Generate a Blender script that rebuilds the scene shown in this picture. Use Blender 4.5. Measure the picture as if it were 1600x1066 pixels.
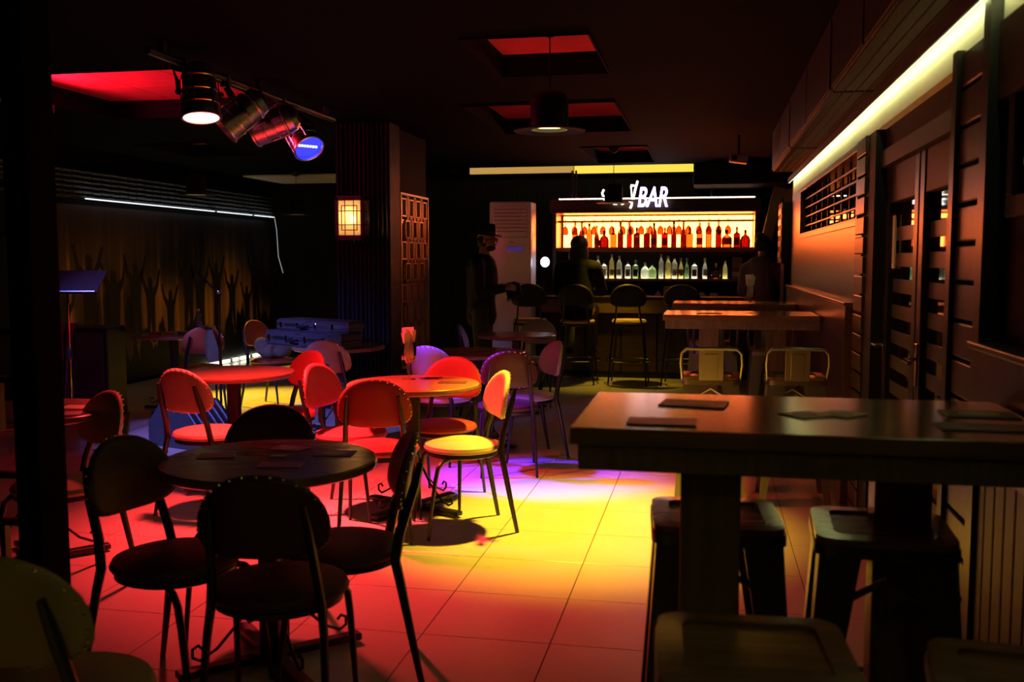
import bpy, bmesh, math, random
from mathutils import Vector, Matrix, Euler
random.seed(7)
for o in list(bpy.data.objects): bpy.data.objects.remove(o)
S = bpy.context.scene; C = S.collection
PI = math.pi; R = math.radians

# ------------------------------------------------------------------ camera, world, exposure
cd = bpy.data.cameras.new('camera'); cam = bpy.data.objects.new('camera', cd); C.objects.link(cam)
cd.sensor_width = 36.0; cd.lens = 36.0 * 1525 / 1600; cd.clip_start = 0.05
cam.location = (0, 0, 1.44); cam.rotation_euler = (R(90 - 4.723), 0, R(11.31))
cd.dof.use_dof = True; cd.dof.focus_distance = 6.5; cd.dof.aperture_fstop = 3.5
S.camera = cam
w = bpy.data.worlds.new('world'); S.world = w; w.use_nodes = True
w.node_tree.nodes['Background'].inputs[0].default_value = (0.5, 0.45, 0.6, 1)
w.node_tree.nodes['Background'].inputs[1].default_value = 0.0015
S.view_settings.view_transform = 'Standard'; S.view_settings.look = 'None'
S.view_settings.gamma = 1.0; S.view_settings.use_curve_mapping = False
S.view_settings.exposure = 0.15

# ------------------------------------------------------------------ materials
MT = {}
def principled(name, col, rough=0.5, metal=0.0, spec=0.5, coat=0.0):
    m = bpy.data.materials.new(name); m.use_nodes = True
    b = m.node_tree.nodes['Principled BSDF']
    b.inputs['Base Color'].default_value = (*col, 1); b.inputs['Roughness'].default_value = rough
    b.inputs['Metallic'].default_value = metal; b.inputs['Specular IOR Level'].default_value = spec
    b.inputs['Coat Weight'].default_value = coat
    MT[name] = m; return m
def nodes(m): return m.node_tree.nodes, m.node_tree.links, m.node_tree.nodes['Principled BSDF']
def grain(m, c1, c2, scale=(3, 40, 40), bump=0.0, detail=4):
    n, l, b = nodes(m)
    tc = n.new('ShaderNodeTexCoord'); mp = n.new('ShaderNodeMapping'); mp.inputs['Scale'].default_value = scale
    t = n.new('ShaderNodeTexNoise'); t.inputs['Scale'].default_value = 1.0; t.inputs['Detail'].default_value = detail
    r = n.new('ShaderNodeValToRGB'); r.color_ramp.elements[0].position = .3; r.color_ramp.elements[1].position = .7
    r.color_ramp.elements[0].color = (*c1, 1); r.color_ramp.elements[1].color = (*c2, 1)
    l.new(tc.outputs['Object'], mp.inputs['Vector']); l.new(mp.outputs[0], t.inputs['Vector'])
    l.new(t.outputs['Fac'], r.inputs['Fac']); l.new(r.outputs['Color'], b.inputs['Base Color'])
    if bump:
        bp = n.new('ShaderNodeBump'); bp.inputs['Strength'].default_value = bump; bp.inputs['Distance'].default_value = .01
        l.new(t.outputs['Fac'], bp.inputs['Height']); l.new(bp.outputs[0], b.inputs['Normal'])
    return m
def emit(name, col, s):
    m = bpy.data.materials.new(name); m.use_nodes = True
    n = m.node_tree.nodes; n.clear(); e = n.new('ShaderNodeEmission'); o = n.new('ShaderNodeOutputMaterial')
    e.inputs[0].default_value = (*col, 1); e.inputs[1].default_value = s
    m.node_tree.links.new(e.outputs[0], o.inputs[0]); MT[name] = m; return m
def clear(name, col, gloss=0.12, diffuse=0.0, trans=0.0, rough=0.05):
    """tinted see-through glass; trans = share of translucent body (liquid, paper)"""
    m = bpy.data.materials.new(name); m.use_nodes = True
    n = m.node_tree.nodes; l = m.node_tree.links; n.clear(); o = n.new('ShaderNodeOutputMaterial')
    t = n.new('ShaderNodeBsdfTransparent'); t.inputs[0].default_value = (*col, 1)
    g = n.new('ShaderNodeBsdfGlossy'); g.inputs['Roughness'].default_value = rough; g.inputs['Color'].default_value = (.9, .9, .9, 1)
    cur = t
    if trans:
        tr = n.new('ShaderNodeBsdfTranslucent'); tr.inputs[0].default_value = (*col, 1)
        df = n.new('ShaderNodeBsdfDiffuse'); df.inputs[0].default_value = (*col, 1)
        a = n.new('ShaderNodeMixShader'); a.inputs[0].default_value = .35
        l.new(tr.outputs[0], a.inputs[1]); l.new(df.outputs[0], a.inputs[2])
        x = n.new('ShaderNodeMixShader'); x.inputs[0].default_value = trans
        l.new(t.outputs[0], x.inputs[1]); l.new(a.outputs[0], x.inputs[2]); cur = x
    fr = n.new('ShaderNodeFresnel'); fr.inputs[0].default_value = 1.45
    mth = n.new('ShaderNodeMath'); mth.operation = 'ADD'; mth.use_clamp = True; mth.inputs[1].default_value = gloss * .3
    l.new(fr.outputs[0], mth.inputs[0])
    mx = n.new('ShaderNodeMixShader'); l.new(mth.outputs[0], mx.inputs[0])
    l.new(cur.outputs[0], mx.inputs[1]); l.new(g.outputs[0], mx.inputs[2]); l.new(mx.outputs[0], o.inputs[0])
    MT[name] = m; return m
def ribbed(name, col, scale, axis='X', strength=.6, rough=.55, spec=.3):
    m = principled(name, col, rough, 0, spec); n, l, b = nodes(m)
    tc = n.new('ShaderNodeTexCoord'); wv = n.new('ShaderNodeTexWave'); wv.bands_direction = axis
    wv.inputs['Scale'].default_value = scale; wv.inputs['Distortion'].default_value = 1.2; wv.inputs['Detail'].default_value = 2
    bp = n.new('ShaderNodeBump'); bp.inputs['Strength'].default_value = strength; bp.inputs['Distance'].default_value = .02
    l.new(tc.outputs['Object'], wv.inputs['Vector']); l.new(wv.outputs['Fac'], bp.inputs['Height']); l.new(bp.outputs[0], b.inputs['Normal'])
    return m

grain(principled('tile', (.55, .5, .45), .27), (.54, .48, .43), (.59, .54, .48), (2, 2, 2), .02)
_n, _l, _b = nodes(MT['tile']); _g = _n.new('ShaderNodeNewGeometry')
_l.new(_g.outputs['Position'], [q for q in _n if q.type == 'MAPPING'][0].inputs['Vector'])
principled('grout', (.10, .07, .055), .8)
principled('ceiling_black', (.0016, .0016, .0018), .85, 0, .05)
grain(principled('red_tile', (.7, .05, .06), .8, 0, .15), (.66, .035, .05), (.72, .05, .065), (14, 14, 14), 0)
principled('coffer_side', (.006, .004, .005), .8, 0, .1)
ribbed('rattan', (.007, .0065, .0065), 9, 'X', .8)
ribbed('rattan_side', (.022, .02, .02), 9, 'Y', .8)
ribbed('weave', (.09, .09, .09), 6, 'Z', 1.0)
_n, _l, _b = nodes(MT['weave']); _bk = _n.new('ShaderNodeTexBrick'); _bk.inputs['Scale'].default_value = 3.0; _bk.inputs['Mortar Size'].default_value = .06
_sp = _n.new('ShaderNodeSeparateXYZ'); _cb = _n.new('ShaderNodeCombineXYZ'); _tc = _n.new('ShaderNodeTexCoord'); _l.new(_tc.outputs['Object'], _sp.inputs[0])
_l.new(_sp.outputs['Y'], _cb.inputs[0]); _l.new(_sp.outputs['Z'], _cb.inputs[1]); _mp = _n.new('ShaderNodeMapping'); _mp.inputs['Scale'].default_value = (1, 3, 1)
_l.new(_cb.outputs[0], _mp.inputs[0]); _l.new(_mp.outputs[0], _bk.inputs['Vector']); _bk.inputs['Color1'].default_value = (.10, .10, .10, 1); _bk.inputs['Color2'].default_value = (.05, .05, .05, 1); _bk.inputs['Mortar'].default_value = (.004, .004, .004, 1)
_l.new(_bk.outputs['Color'], _b.inputs['Base Color'])
principled('black_wall', (.006, .0055, .0055), .75, 0, .15)
grain(principled('wood_wall', (.075, .033, .018), .31, 0, 1.0), (.05, .022, .013), (.09, .042, .024), (30, 1.6, 30), .04)
grain(principled('cream_band', (.7, .66, .54), .6), (.62, .6, .48), (.78, .74, .6), (4, 2, 4), .05)
grain(principled('dark_wood', (.05, .028, .02), .35, 0, .5), (.03, .017, .012), (.065, .036, .024), (4, 30, 30), .05)
grain(principled('clad_wood', (.045, .028, .021), .36, 0, .6), (.032, .019, .014), (.055, .034, .025), (30, 30, 3), .06)
grain(principled('oak', (.22, .12, .06), .16, 0, .8), (.16, .085, .04), (.26, .145, .075), (4, 45, 45), .0)
grain(principled('oak_post', (.2, .13, .08), .4, 0, .4), (.15, .095, .055), (.23, .15, .09), (45, 45, 4), .05)
grain(principled('table_wood', (.28, .15, .075), .22, 0, .5), (.22, .11, .055), (.32, .17, .085), (4, 50, 50), .02)
grain(principled('bar_wood', (.22, .13, .06), .4), (.17, .095, .04), (.25, .15, .07), (4, 30, 30), .04)
principled('shelf_wood', (.42, .12, .06), .4)
principled('batten_wood', (.02, .013, .010), .5)
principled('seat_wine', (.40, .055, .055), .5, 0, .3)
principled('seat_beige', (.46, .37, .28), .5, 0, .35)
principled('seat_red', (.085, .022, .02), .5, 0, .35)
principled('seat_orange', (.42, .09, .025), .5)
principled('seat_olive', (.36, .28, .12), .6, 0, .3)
principled('seat_black', (.015, .013, .013), .5)
principled('seat_amber', (.55, .38, .14), .5)
principled('black_metal', (.012, .011, .012), .35, .0, .6)
principled('stud', (.75, .65, .5), .25, 1.0)
principled('steel', (.30, .30, .33), .38, 1.0)
principled('gun_metal', (.13, .13, .14), .38, .9)
principled('chrome', (.7, .7, .72), .12, 1.0)
principled('aluminium', (.55, .55, .57), .3, 1.0)
principled('matt_black', (.006, .006, .0065), .6, 0, .35)
principled('white_plastic', (.85, .8, .83), .25)
principled('grey_plastic', (.22, .21, .23), .4)
principled('case_black', (.05, .05, .055), .42)
principled('glass_dark', (.006, .006, .008), .03, 0, .9)
principled('mirror_dark', (.5, .48, .48), .05, 1.0)
principled('band_frost', (.05, .04, .038), .42, 0, .5)
principled('brass', (.7, .48, .2), .3, 1.0)
principled('gold_frame', (.55, .40, .18), .4, .6)
principled('paper', (.72, .66, .64), .7)
principled('card_dark', (.10, .045, .03), .45)
principled('card_tan', (.42, .30, .17), .5)
principled('card_red', (.32, .07, .05), .5)
principled('skin', (.52, .33, .25), .5)
principled('hair', (.018, .013, .011), .6)
principled('jacket_black', (.014, .013, .014), .75)
principled('shirt_red', (.18, .03, .02), .7)
principled('trousers', (.075, .068, .066), .8)
principled('coat_dark', (.006, .005, .005), .85, 0, .2)
principled('fur', (.16, .12, .10), .95)
principled('cloth_pink', (.42, .26, .34), .8)
principled('cloth_olive', (.22, .2, .13), .9)
principled('water_label', (.25, .32, .5), .5)
principled('rubber', (.02, .02, .02), .8)
clear('glass', (.96, .97, .98), .15)
clear('rack_glass', (.66, .46, .32), .3)
clear('bottle_amber', (.15, .03, .012), .1)
clear('bottle_dark', (.10, .015, .01), .1)
clear('bottle_red', (.2, .03, .02), .1)
clear('bottle_gold', (.42, .26, .12), .1)
clear('bottle_clear', (.80, .84, .72), .1, 0, .55)
clear('bottle_yellow', (.82, .72, .25), .1, 0, .7)
clear('bottle_green', (.28, .42, .2), .1, 0, .6)
clear('pet', (.75, .82, .95), .2, 0, .1)
clear('paper_shade', (.95, .78, .58), .02, 0, .6, .6)
emit('led_right', (.92, 1.0, .40), 10)
emit('led_cool', (.85, .92, 1.0), 1.5)
emit('cord_glow', (.85, .92, 1.0), .35)
emit('led_floor', (1.0, .95, .72), 4)
emit('bar_glow', (1.0, .145, .022), 26)
emit('bar_top_glow', (1.0, .62, .30), 7)
emit('shelf_glow', (1.0, .92, .66), 9)
emit('cove_wash_yellow', (1.0, .66, .07), 1.05)
emit('cove_wash_dim', (.85, .48, .12), .55)
emit('canopy_line', (1.0, .72, .5), 3.5)
emit('sign_white', (1.0, .96, .90), 5)
emit('sign_bar', (.93, .92, 1.0), 6)
emit('sign_halo', (.16, .07, .85), .9)
emit('lens_warm', (1.0, .66, .2), 7)
emit('lens_red', (1.0, .45, .30), 7)
emit('lens_blue', (.03, .03, 1.0), 2.0)
emit('led_dot_blue', (.5, .6, 1.0), 8)
emit('bulb', (1.0, .62, .25), 60)
emit('ring_white', (.85, .85, 1.0), 6)
emit('red_led', (1.0, .16, .42), 1000)
emit('dot_red', (1.0, .05, .03), 3)
emit('display', (.10, .05, .35), .35)

def mural_material():
    m = principled('mural', (.1, .05, .02), .45); n, l, b = nodes(m)
    tc = n.new('ShaderNodeTexCoord'); sp = n.new('ShaderNodeSeparateXYZ'); l.new(tc.outputs['Object'], sp.inputs[0])
    def noise(scale, dt, sc=1.0):
        mp = n.new('ShaderNodeMapping'); mp.inputs['Scale'].default_value = scale
        t = n.new('ShaderNodeTexNoise'); t.inputs['Scale'].default_value = sc; t.inputs['Detail'].default_value = dt
        l.new(tc.outputs['Object'], mp.inputs[0]); l.new(mp.outputs[0], t.inputs[0]); return t.outputs['Fac']
    def mth(op, a, bb):
        x = n.new('ShaderNodeMath'); x.operation = op; x.use_clamp = False
        for i, v in enumerate((a, bb)):
            if isinstance(v, (int, float)): x.inputs[i].default_value = v
            else: l.new(v, x.inputs[i])
        return x.outputs[0]
    def rng(v, a, bb, c=0, d=1):
        x = n.new('ShaderNodeMapRange'); x.inputs[1].default_value = a; x.inputs[2].default_value = bb
        x.inputs[3].default_value = c; x.inputs[4].default_value = d; l.new(v, x.inputs[0]); return x.outputs[0]
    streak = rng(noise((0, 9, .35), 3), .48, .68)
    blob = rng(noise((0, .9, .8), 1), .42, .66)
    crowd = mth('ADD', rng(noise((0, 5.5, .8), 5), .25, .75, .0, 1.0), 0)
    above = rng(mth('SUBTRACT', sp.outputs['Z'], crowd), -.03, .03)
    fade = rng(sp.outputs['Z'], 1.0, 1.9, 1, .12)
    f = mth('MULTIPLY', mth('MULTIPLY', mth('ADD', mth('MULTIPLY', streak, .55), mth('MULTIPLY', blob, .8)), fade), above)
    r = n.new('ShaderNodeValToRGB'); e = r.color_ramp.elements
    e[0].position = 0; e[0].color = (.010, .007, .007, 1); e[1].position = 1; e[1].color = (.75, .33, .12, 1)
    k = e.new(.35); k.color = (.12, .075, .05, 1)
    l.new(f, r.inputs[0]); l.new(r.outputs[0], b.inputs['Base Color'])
mural_material()

# ------------------------------------------------------------------ mesh helpers
_BEV = [False]
def mbox(bm, c, s, rot=None, bevel=0.0, seg=2):
    if bevel: _BEV[0] = True
    r = bmesh.ops.create_cube(bm, size=1.0); vs = r['verts']
    for v in vs: v.co = Vector((v.co.x * s[0], v.co.y * s[1], v.co.z * s[2]))
    if bevel:
        es = list({e for v in vs for e in v.link_edges})
        rb = bmesh.ops.bevel(bm, geom=es, offset=bevel, segments=seg, affect='EDGES', profile=.5)
        vs = list({v for f in rb['faces'] for v in f.verts} | {v for v in vs if v.is_valid})
    M = Matrix.Translation(c)
    if rot is not None: M = M @ (rot.to_matrix().to_4x4() if isinstance(rot, Euler) else rot)
    for v in vs: v.co = M @ v.co
    return vs
def bx(bm, x0, x1, y0, y1, z0, z1, bevel=0.0):
    return mbox(bm, ((x0 + x1) / 2, (y0 + y1) / 2, (z0 + z1) / 2), (abs(x1 - x0), abs(y1 - y0), abs(z1 - z0)), None, bevel)
def tube(bm, pts, rad, n=8, cap=True, flat=1.0):
    pts = [Vector(p) for p in pts]; k = len(pts)
    rs = rad if isinstance(rad, (list, tuple)) else [rad] * k
    rings = []; ref = None
    for i, p in enumerate(pts):
        t = (pts[min(i + 1, k - 1)] - pts[max(i - 1, 0)]).normalized()
        if ref is None:
            ref = t.orthogonal().normalized() if abs(t.z) < .95 else Vector((1, 0, 0))
        u = (ref - t * ref.dot(t)).normalized(); ref = u; v = t.cross(u)
        rings.append([bm.verts.new(p + (u * math.cos(2 * PI * j / n) + v * math.sin(2 * PI * j / n) * flat) * rs[i]) for j in range(n)])
    for a, b in zip(rings, rings[1:]):
        for j in range(n): bm.faces.new((a[j], a[(j + 1) % n], b[(j + 1) % n], b[j]))
    if cap:
        bm.faces.new(rings[0][::-1]); bm.faces.new(rings[-1])
def lathe(bm, prof, n=16, M=Matrix.Identity(4)):
    rings = []
    for r, z in prof:
        if r < 1e-5: rings.append([bm.verts.new(M @ Vector((0, 0, z)))])
        else: rings.append([bm.verts.new(M @ Vector((r * math.cos(2 * PI * j / n), r * math.sin(2 * PI * j / n), z))) for j in range(n)])
    for a, b in zip(rings, rings[1:]):
        for j in range(n):
            if len(a) == 1 and len(b) == 1: continue
            if len(a) == 1: bm.faces.new((a[0], b[(j + 1) % n], b[j]))
            elif len(b) == 1: bm.faces.new((a[j], a[(j + 1) % n], b[0]))
            else: bm.faces.new((a[j], a[(j + 1) % n], b[(j + 1) % n], b[j]))
def prism(bm, pts, h, M=Matrix.Identity(4)):
    """outline in local XY, extruded along local Z from 0 to h"""
    a = [bm.verts.new(M @ Vector((x, y, 0))) for x, y in pts]; b = [bm.verts.new(M @ Vector((x, y, h))) for x, y in pts]
    bm.faces.new(a[::-1]); bm.faces.new(b); k = len(a)
    for i in range(k): bm.faces.new((a[i], a[(i + 1) % k], b[(i + 1) % k], b[i]))
def ball(bm, c, r, s=(1, 1, 1), u=12, v=8, M=Matrix.Identity(4)):
    bmesh.ops.create_uvsphere(bm, u_segments=u, v_segments=v, radius=1.0,
        matrix=M @ Matrix.Translation(c) @ Matrix.Diagonal((r * s[0], r * s[1], r * s[2], 1)))
def obj(name, bm, mat, parent=None, loc=None, smooth=35):
    bmesh.ops.recalc_face_normals(bm, faces=bm.faces[:])
    me = bpy.data.meshes.new(name); bm.to_mesh(me); bm.free()
    me.materials.append(MT[mat])
    if smooth == 35 and _BEV[0]: smooth = 18
    if smooth:
        me.polygons.foreach_set('use_smooth', [True] * len(me.polygons)); me.set_sharp_from_angle(angle=R(smooth))
    o = bpy.data.objects.new(name, me); C.objects.link(o)
    if parent is not None: o.parent = parent
    if loc is not None: o.location = loc
    return o
def B():
    _BEV[0] = False
    return bmesh.new()
def thing(name, label, cat, loc=(0, 0, 0), rz=0.0, group=None):
    o = bpy.data.objects.new(name, None); C.objects.link(o); o.empty_display_size = .1
    o.location = loc; o.rotation_euler = (0, 0, R(rz)); o['label'] = label; o['category'] = cat
    if group: o['group'] = group
    return o
def tag(o, label, cat, group=None):
    o['label'] = label; o['category'] = cat
    if group: o['group'] = group
    return o
def struct(o, label=None):
    o['kind'] = 'structure'
    if label: o['label'] = label
    return o
def dup(root, loc, rz=0.0, label=None, group=None):
    r = root.copy(); C.objects.link(r); r.location = loc; r.rotation_euler = (0, 0, R(rz))
    if label: r['label'] = label
    if group: r['group'] = group
    for ch in list(root.children):
        c = ch.copy(); C.objects.link(c); c.parent = r
        for g in list(ch.children):
            d = g.copy(); C.objects.link(d); d.parent = c
    return r
def place(proto, used, loc, rz, label, group):
    """first use moves the prototype, later uses copy it"""
    if not used: 
        used.append(1); proto.location = loc; proto.rotation_euler = (0, 0, R(rz)); proto['label'] = label; proto['group'] = group; return proto
    return dup(proto, loc, rz, label, group)
def spot(name, parent, loc, target, watts, col, half, blend=.6, r=.05):
    l = bpy.data.lights.new(name, 'SPOT'); l.energy = watts; l.color = col; l.spot_size = 2 * R(half); l.spot_blend = blend; l.shadow_soft_size = r
    o = bpy.data.objects.new(name, l); C.objects.link(o); o.location = loc
    o.rotation_euler = (Vector(target) - Vector(loc)).to_track_quat('-Z', 'Y').to_euler()
    return o
def text_mesh(txt, size, shear=0.0, offset=0.0, extrude=.01):
    c = bpy.data.curves.new('t', 'FONT'); c.body = txt; c.size = size; c.shear = shear; c.offset = offset; c.extrude = extrude
    o = bpy.data.objects.new('t', c); C.objects.link(o)
    bpy.context.view_layer.update()
    me = bpy.data.meshes.new_from_object(o.evaluated_get(bpy.context.evaluated_depsgraph_get()))
    bpy.data.objects.remove(o); return me

# ------------------------------------------------------------------ room shell
XW = 0.82; CZ = 2.62
bm = B(); bx(bm, -6.7, 1.4, -1.5, 14.1, -.12, -.004); floor = struct(obj('floor', bm, 'grout'))
TS = .5; tx0 = -.06; ty0 = .03
bm = B(); bx(bm, -TS / 2 + .002, TS / 2 - .002, -TS / 2 + .002, TS / 2 - .002, -.02, 0, .0015)
t_me = None
def add_tile(i, j):
    global t_me
    loc = (tx0 - TS / 2 + i * TS, ty0 + TS / 2 + j * TS, 0)
    if t_me is None:
        o = obj('floor_tile', bm, 'tile', floor, loc); t_me = o.data
    else:
        o = bpy.data.objects.new('floor_tile', t_me); C.objects.link(o); o.parent = floor; o.location = loc
big = []
for j in range(0, 27):
    for i in range(-13, 3):
        x = tx0 - TS / 2 + i * TS; y = ty0 + TS / 2 + j * TS
        a = math.degrees(math.atan2(-x, y)) - 11.31
        inview = abs(a) < 30 and y > 1.4
        near = x > -3.4 and y < 12 or (x > -5.2 and y < 9)
        if inview and near: add_tile(i, j)
        else: big.append((x, y))
bm = B()
for x, y in big: bx(bm, x - TS / 2 + .002, x + TS / 2 - .002, y - TS / 2 + .002, y + TS / 2 - .002, -.02, 0)
o = obj('floor_tile_field', bm, 'tile', floor); o['kind'] = 'stuff'

# ceiling with coffers: (x0,x1,y0,y1)
COVE = (-3.45, -.19, 12.3, 13.9)
COF = [(-4.87, -3.17, 5.57, 7.42), (-1.32, -.62, 5.15, 6.25), (-1.87, -.69, 7.35, 9.02), (-1.33, -.63, 10.25, 11.9), (-5.75, -4.95, 9.1, 10.3), COVE]
bm = B()
xs = sorted({-6.7, 1.4} | {v for c in COF for v in c[:2]}); ys = sorted({-1.5, 14.1} | {v for c in COF for v in c[2:]})
for a, b in zip(xs, xs[1:]):
    for c, d in zip(ys, ys[1:]):
        mx, my = (a + b) / 2, (c + d) / 2
        if any(q[0] < mx < q[1] and q[2] < my < q[3] for q in COF): continue
        if my > 12.4 and False: continue
        bx(bm, a, b, c, d, CZ, CZ + .16)
ceiling = struct(obj('ceiling', bm, 'ceiling_black', smooth=0))
for k, (a, b, c, d) in enumerate(COF[:-1]):
    zt = CZ + .13; nx = 2 if (b - a) > 1.1 else 1; ny = 2 if (d - c) > 1.2 else 1
    if k == 0: nx, ny = 3, 3
    for i in range(nx):
        for j in range(ny):
            bm = B(); bx(bm, a + (b - a) * i / nx + .003, a + (b - a) * (i + 1) / nx - .003, c + (d - c) * j / ny + .003, c + (d - c) * (j + 1) / ny - .003, zt, zt + .03, .004)
            obj('ceiling_tile', bm, 'red_tile', ceiling)
    bm = B()
    for q in ((a, a + .012, c, d), (b - .012, b, c, d), (a, b, c, c + .012), (a, b, d - .012, d)): bx(bm, *q, CZ - .012, zt)
    obj('coffer_rim', bm, 'coffer_side', ceiling)

bm = B(); bx(bm, *COVE, CZ + .16, CZ + .2); obj('cove_lid', bm, 'ceiling_black', ceiling)
# walls
bm = B(); bx(bm, -6.75, -6.6, -1.5, 14.1, 0, CZ); wl = struct(obj('wall_left', bm, 'black_wall'))
bm = B(); bx(bm, -6.6, 1.4, 14.0, 14.12, 0, CZ + .2); wb = struct(obj('wall_back', bm, 'rattan'))
bm = B(); bx(bm, 1.25, 1.4, 10.2, 14.0, 0, CZ); struct(obj('wall_recess', bm, 'black_wall'))
# mural panel with its light, wicker frieze above
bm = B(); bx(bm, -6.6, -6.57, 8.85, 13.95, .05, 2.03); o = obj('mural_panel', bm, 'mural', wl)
def figure(y, z, h, fl):
    q = [(-.10, 0), (-.03, 0), (0, .42), (.05, 0), (.12, 0), (.10, .45), (.12, .72), (.20, .88), (.27, 1.08), (.23, 1.10), (.15, .93), (.07, .82), (.055, .86), (.06, .95), (.03, 1.0), (-.03, 1.0), (-.06, .95), (-.055, .86), (-.07, .82), (-.17, .90), (-.24, 1.12), (-.28, 1.10), (-.22, .86), (-.12, .70), (-.11, .45)]
    bm = B(); M = Matrix.Translation((-6.57, y, z)) @ Matrix(((0, 0, 1, 0), (fl, 0, 0, 0), (0, 1, 0, 0), (0, 0, 0, 1)))
    prism(bm, [(a * h, b * h) for a, b in q], .003, M); obj('printed_figure', bm, 'hair', wl, smooth=0)
for k in range(12): figure(9.05 + k * .40 + (k * 37 % 7) * .02, .35 + (k * 13 % 5) * .05, .72 + (k * 29 % 5) * .07, 1 if k % 2 else -1)
bm = B(); bx(bm, -6.6, -6.5, 7.0, 13.95, 2.10, 2.40); obj('wicker_frieze', bm, 'weave', wl)
t = thing('led_strip', 'cool white LED strip under the wicker frieze above the mural', 'light strip', (0, 0, 0), 0, 'light strips on the mural wall')
for a, b in ((9.35, 12.1), (12.2, 13.2), (13.3, 13.93)):
    bm = B(); bx(bm, -6.49, -6.465, a, b, 2.088, 2.098); obj('segment', bm, 'led_cool', t)
t = thing('led_strip', 'broken warm LED strip along the floor below the mural', 'light strip', (0, 0, 0), 0, 'light strips on the mural wall')
for a, b in ((9.2, 9.45), (12.0, 12.55), (12.68, 12.8), (12.9, 13.15), (13.3, 13.5)):
    bm = B(); bx(bm, -6.56, -6.53, a, b, .02, .06); obj('segment', bm, 'led_floor', t)
bm = B(); tube(bm, [(-6.45, 13.9, 2.08), (-6.42, 13.9, 1.9), (-6.40, 13.9, 1.5), (-6.33, 13.9, 1.25)], .005, 6)
tag(obj('hanging_cord', bm, 'cord_glow'), 'thin glowing cord hanging loose at the mural corner', 'light strip')  # cord with a faint glow set in its material

# right wall: lower wood wall, openings for window and doors
wr = struct(thing('wall_right', 'x', 'x')); del wr['category']; wr['label'] = 'wood panelled wall along the bar tables'
def wpart(name, m, *a, bevel=0.0):
    bm = B(); bx(bm, *a, bevel); return obj(name, bm, m, wr)
wpart('wall_panel', 'wood_wall', XW, XW + .2, 5.62, 10.2, 0, 1.655)
wpart('window_sill', 'wood_wall', XW - .012, XW + .02, 5.75, 9.3, 1.635, 1.665)
wpart('upper_band', 'cream_band', XW, XW + .2, 2.2, 10.2, 2.09, 2.5)
wpart('wall_panel', 'wood_wall', XW, XW + .2, 9.25, 10.2, 1.655, 2.09)
wpart('wall_panel', 'dark_wood', XW + .03, XW + .2, -1.0, 3.2, 0, 1.9)
wpart('upper_band', 'cream_band', XW + .0, XW + .2, -1.0, 2.2, 2.12, 2.5)
wpart('upper_rail', 'dark_wood', XW - .01, XW + .2, -1.0, 3.15, 1.9, 2.12)
wpart('end_face', 'wood_wall', XW, 1.25, 10.14, 10.2, 0, CZ)
# ledged wainscot, two runs
wpart('wainscot', 'wood_wall', XW - .045, XW, 5.85, 10.15, .0, 1.18)
wpart('wainscot_cap', 'wood_wall', XW - .055, XW, 5.84, 10.15, 1.18, 1.20, bevel=.004)
wpart('wainscot', 'dark_wood', XW - .045, XW + .03, 1.2, 3.12, .86, 1.18)
wpart('wainscot_cap', 'wood_wall', XW - .055, XW + .03, 1.2, 3.13, 1.18, 1.20, bevel=.004)
y = 1.3
while y < 3.1:
    wpart('batten', 'batten_wood', XW - .02, XW + .03, y, y + .085, .0, .86, bevel=.005); y += .095
# window with lattice
win = struct(thing('window_1', 'x', 'x')); del win['category']; win['label'] = 'low serving window with a lattice of crossed slats'
def winp(name, m, *a, bevel=.003):
    bm = B(); bx(bm, *a, bevel); return obj(name, bm, m, win)
winp('frame_rail', 'dark_wood', XW - .01, XW + .14, 5.8, 9.25, 2.05, 2.09); winp('frame_rail', 'dark_wood', XW - .01, XW + .14, 5.8, 9.25, 1.655, 1.68)
winp('frame_stile', 'dark_wood', XW - .01, XW + .14, 9.2, 9.25, 1.68, 2.05); winp('frame_stile', 'dark_wood', XW - .01, XW + .14, 5.75, 5.8, 1.655, 2.09)
winp('pane', 'glass_dark', XW + .12, XW + .13, 5.8, 9.2, 1.68, 2.05)
for zz in (1.74, 1.82, 1.90, 1.98): winp('slat', 'clad_wood', XW + .03, XW + .045, 5.8, 9.2, zz, zz + .014)
for k in range(9):
    y = 6.1 + k * .38; winp('slat', 'clad_wood', XW + .045, XW + .06, y, y + .014, 1.68, 2.05)
# cladding posts either side of the doors
def post(y0, y1, n, z1):
    p = struct(thing('trim_1', 'x', 'x')); del p['category']; p['label'] = 'post clad in short horizontal boards beside the doors'
    p.name = 'trim_%d' % (1 + (y0 < 5))
    bm = B(); bx(bm, XW + .01, XW + .2, y0 + .01, y1 - .01, 0, z1); obj('core', bm, 'matt_black', p)
    h = z1 / n
    for k in range(n):
        bm = B(); bx(bm, XW - .02, XW + .03, y0, y1, k * h + .004, (k + 1) * h - .008, .006); obj('board', bm, 'clad_wood', p)
post(5.43, 5.74, 20, 2.10); post(3.15, 3.46, 17, 2.12)
wpart('post_rail', 'black_metal', XW - .035, XW + .05, 3.46, 3.52, 0, 2.12)
wpart('post_rail', 'black_metal', XW - .035, XW + .05, 3.08, 3.15, 0, 2.3)
# dark window on the near wall
nw = struct(thing('window_2', 'x', 'x')); del nw['category']; nw['label'] = 'small dark window in the near wall panel'
for a in ((1.6, 3.0, 1.56, 1.62), (1.6, 3.0, 1.98, 2.04), (2.94, 3.0, 1.62, 1.98), (1.6, 1.66, 1.62, 1.98)):
    bm = B(); bx(bm, XW - .0, XW + .05, *a, .004); obj('frame_rail', bm, 'matt_black', nw)
bm = B(); bx(bm, XW + .015, XW + .025, 1.66, 2.94, 1.62, 1.98); obj('pane', bm, 'glass_dark', nw)
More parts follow.
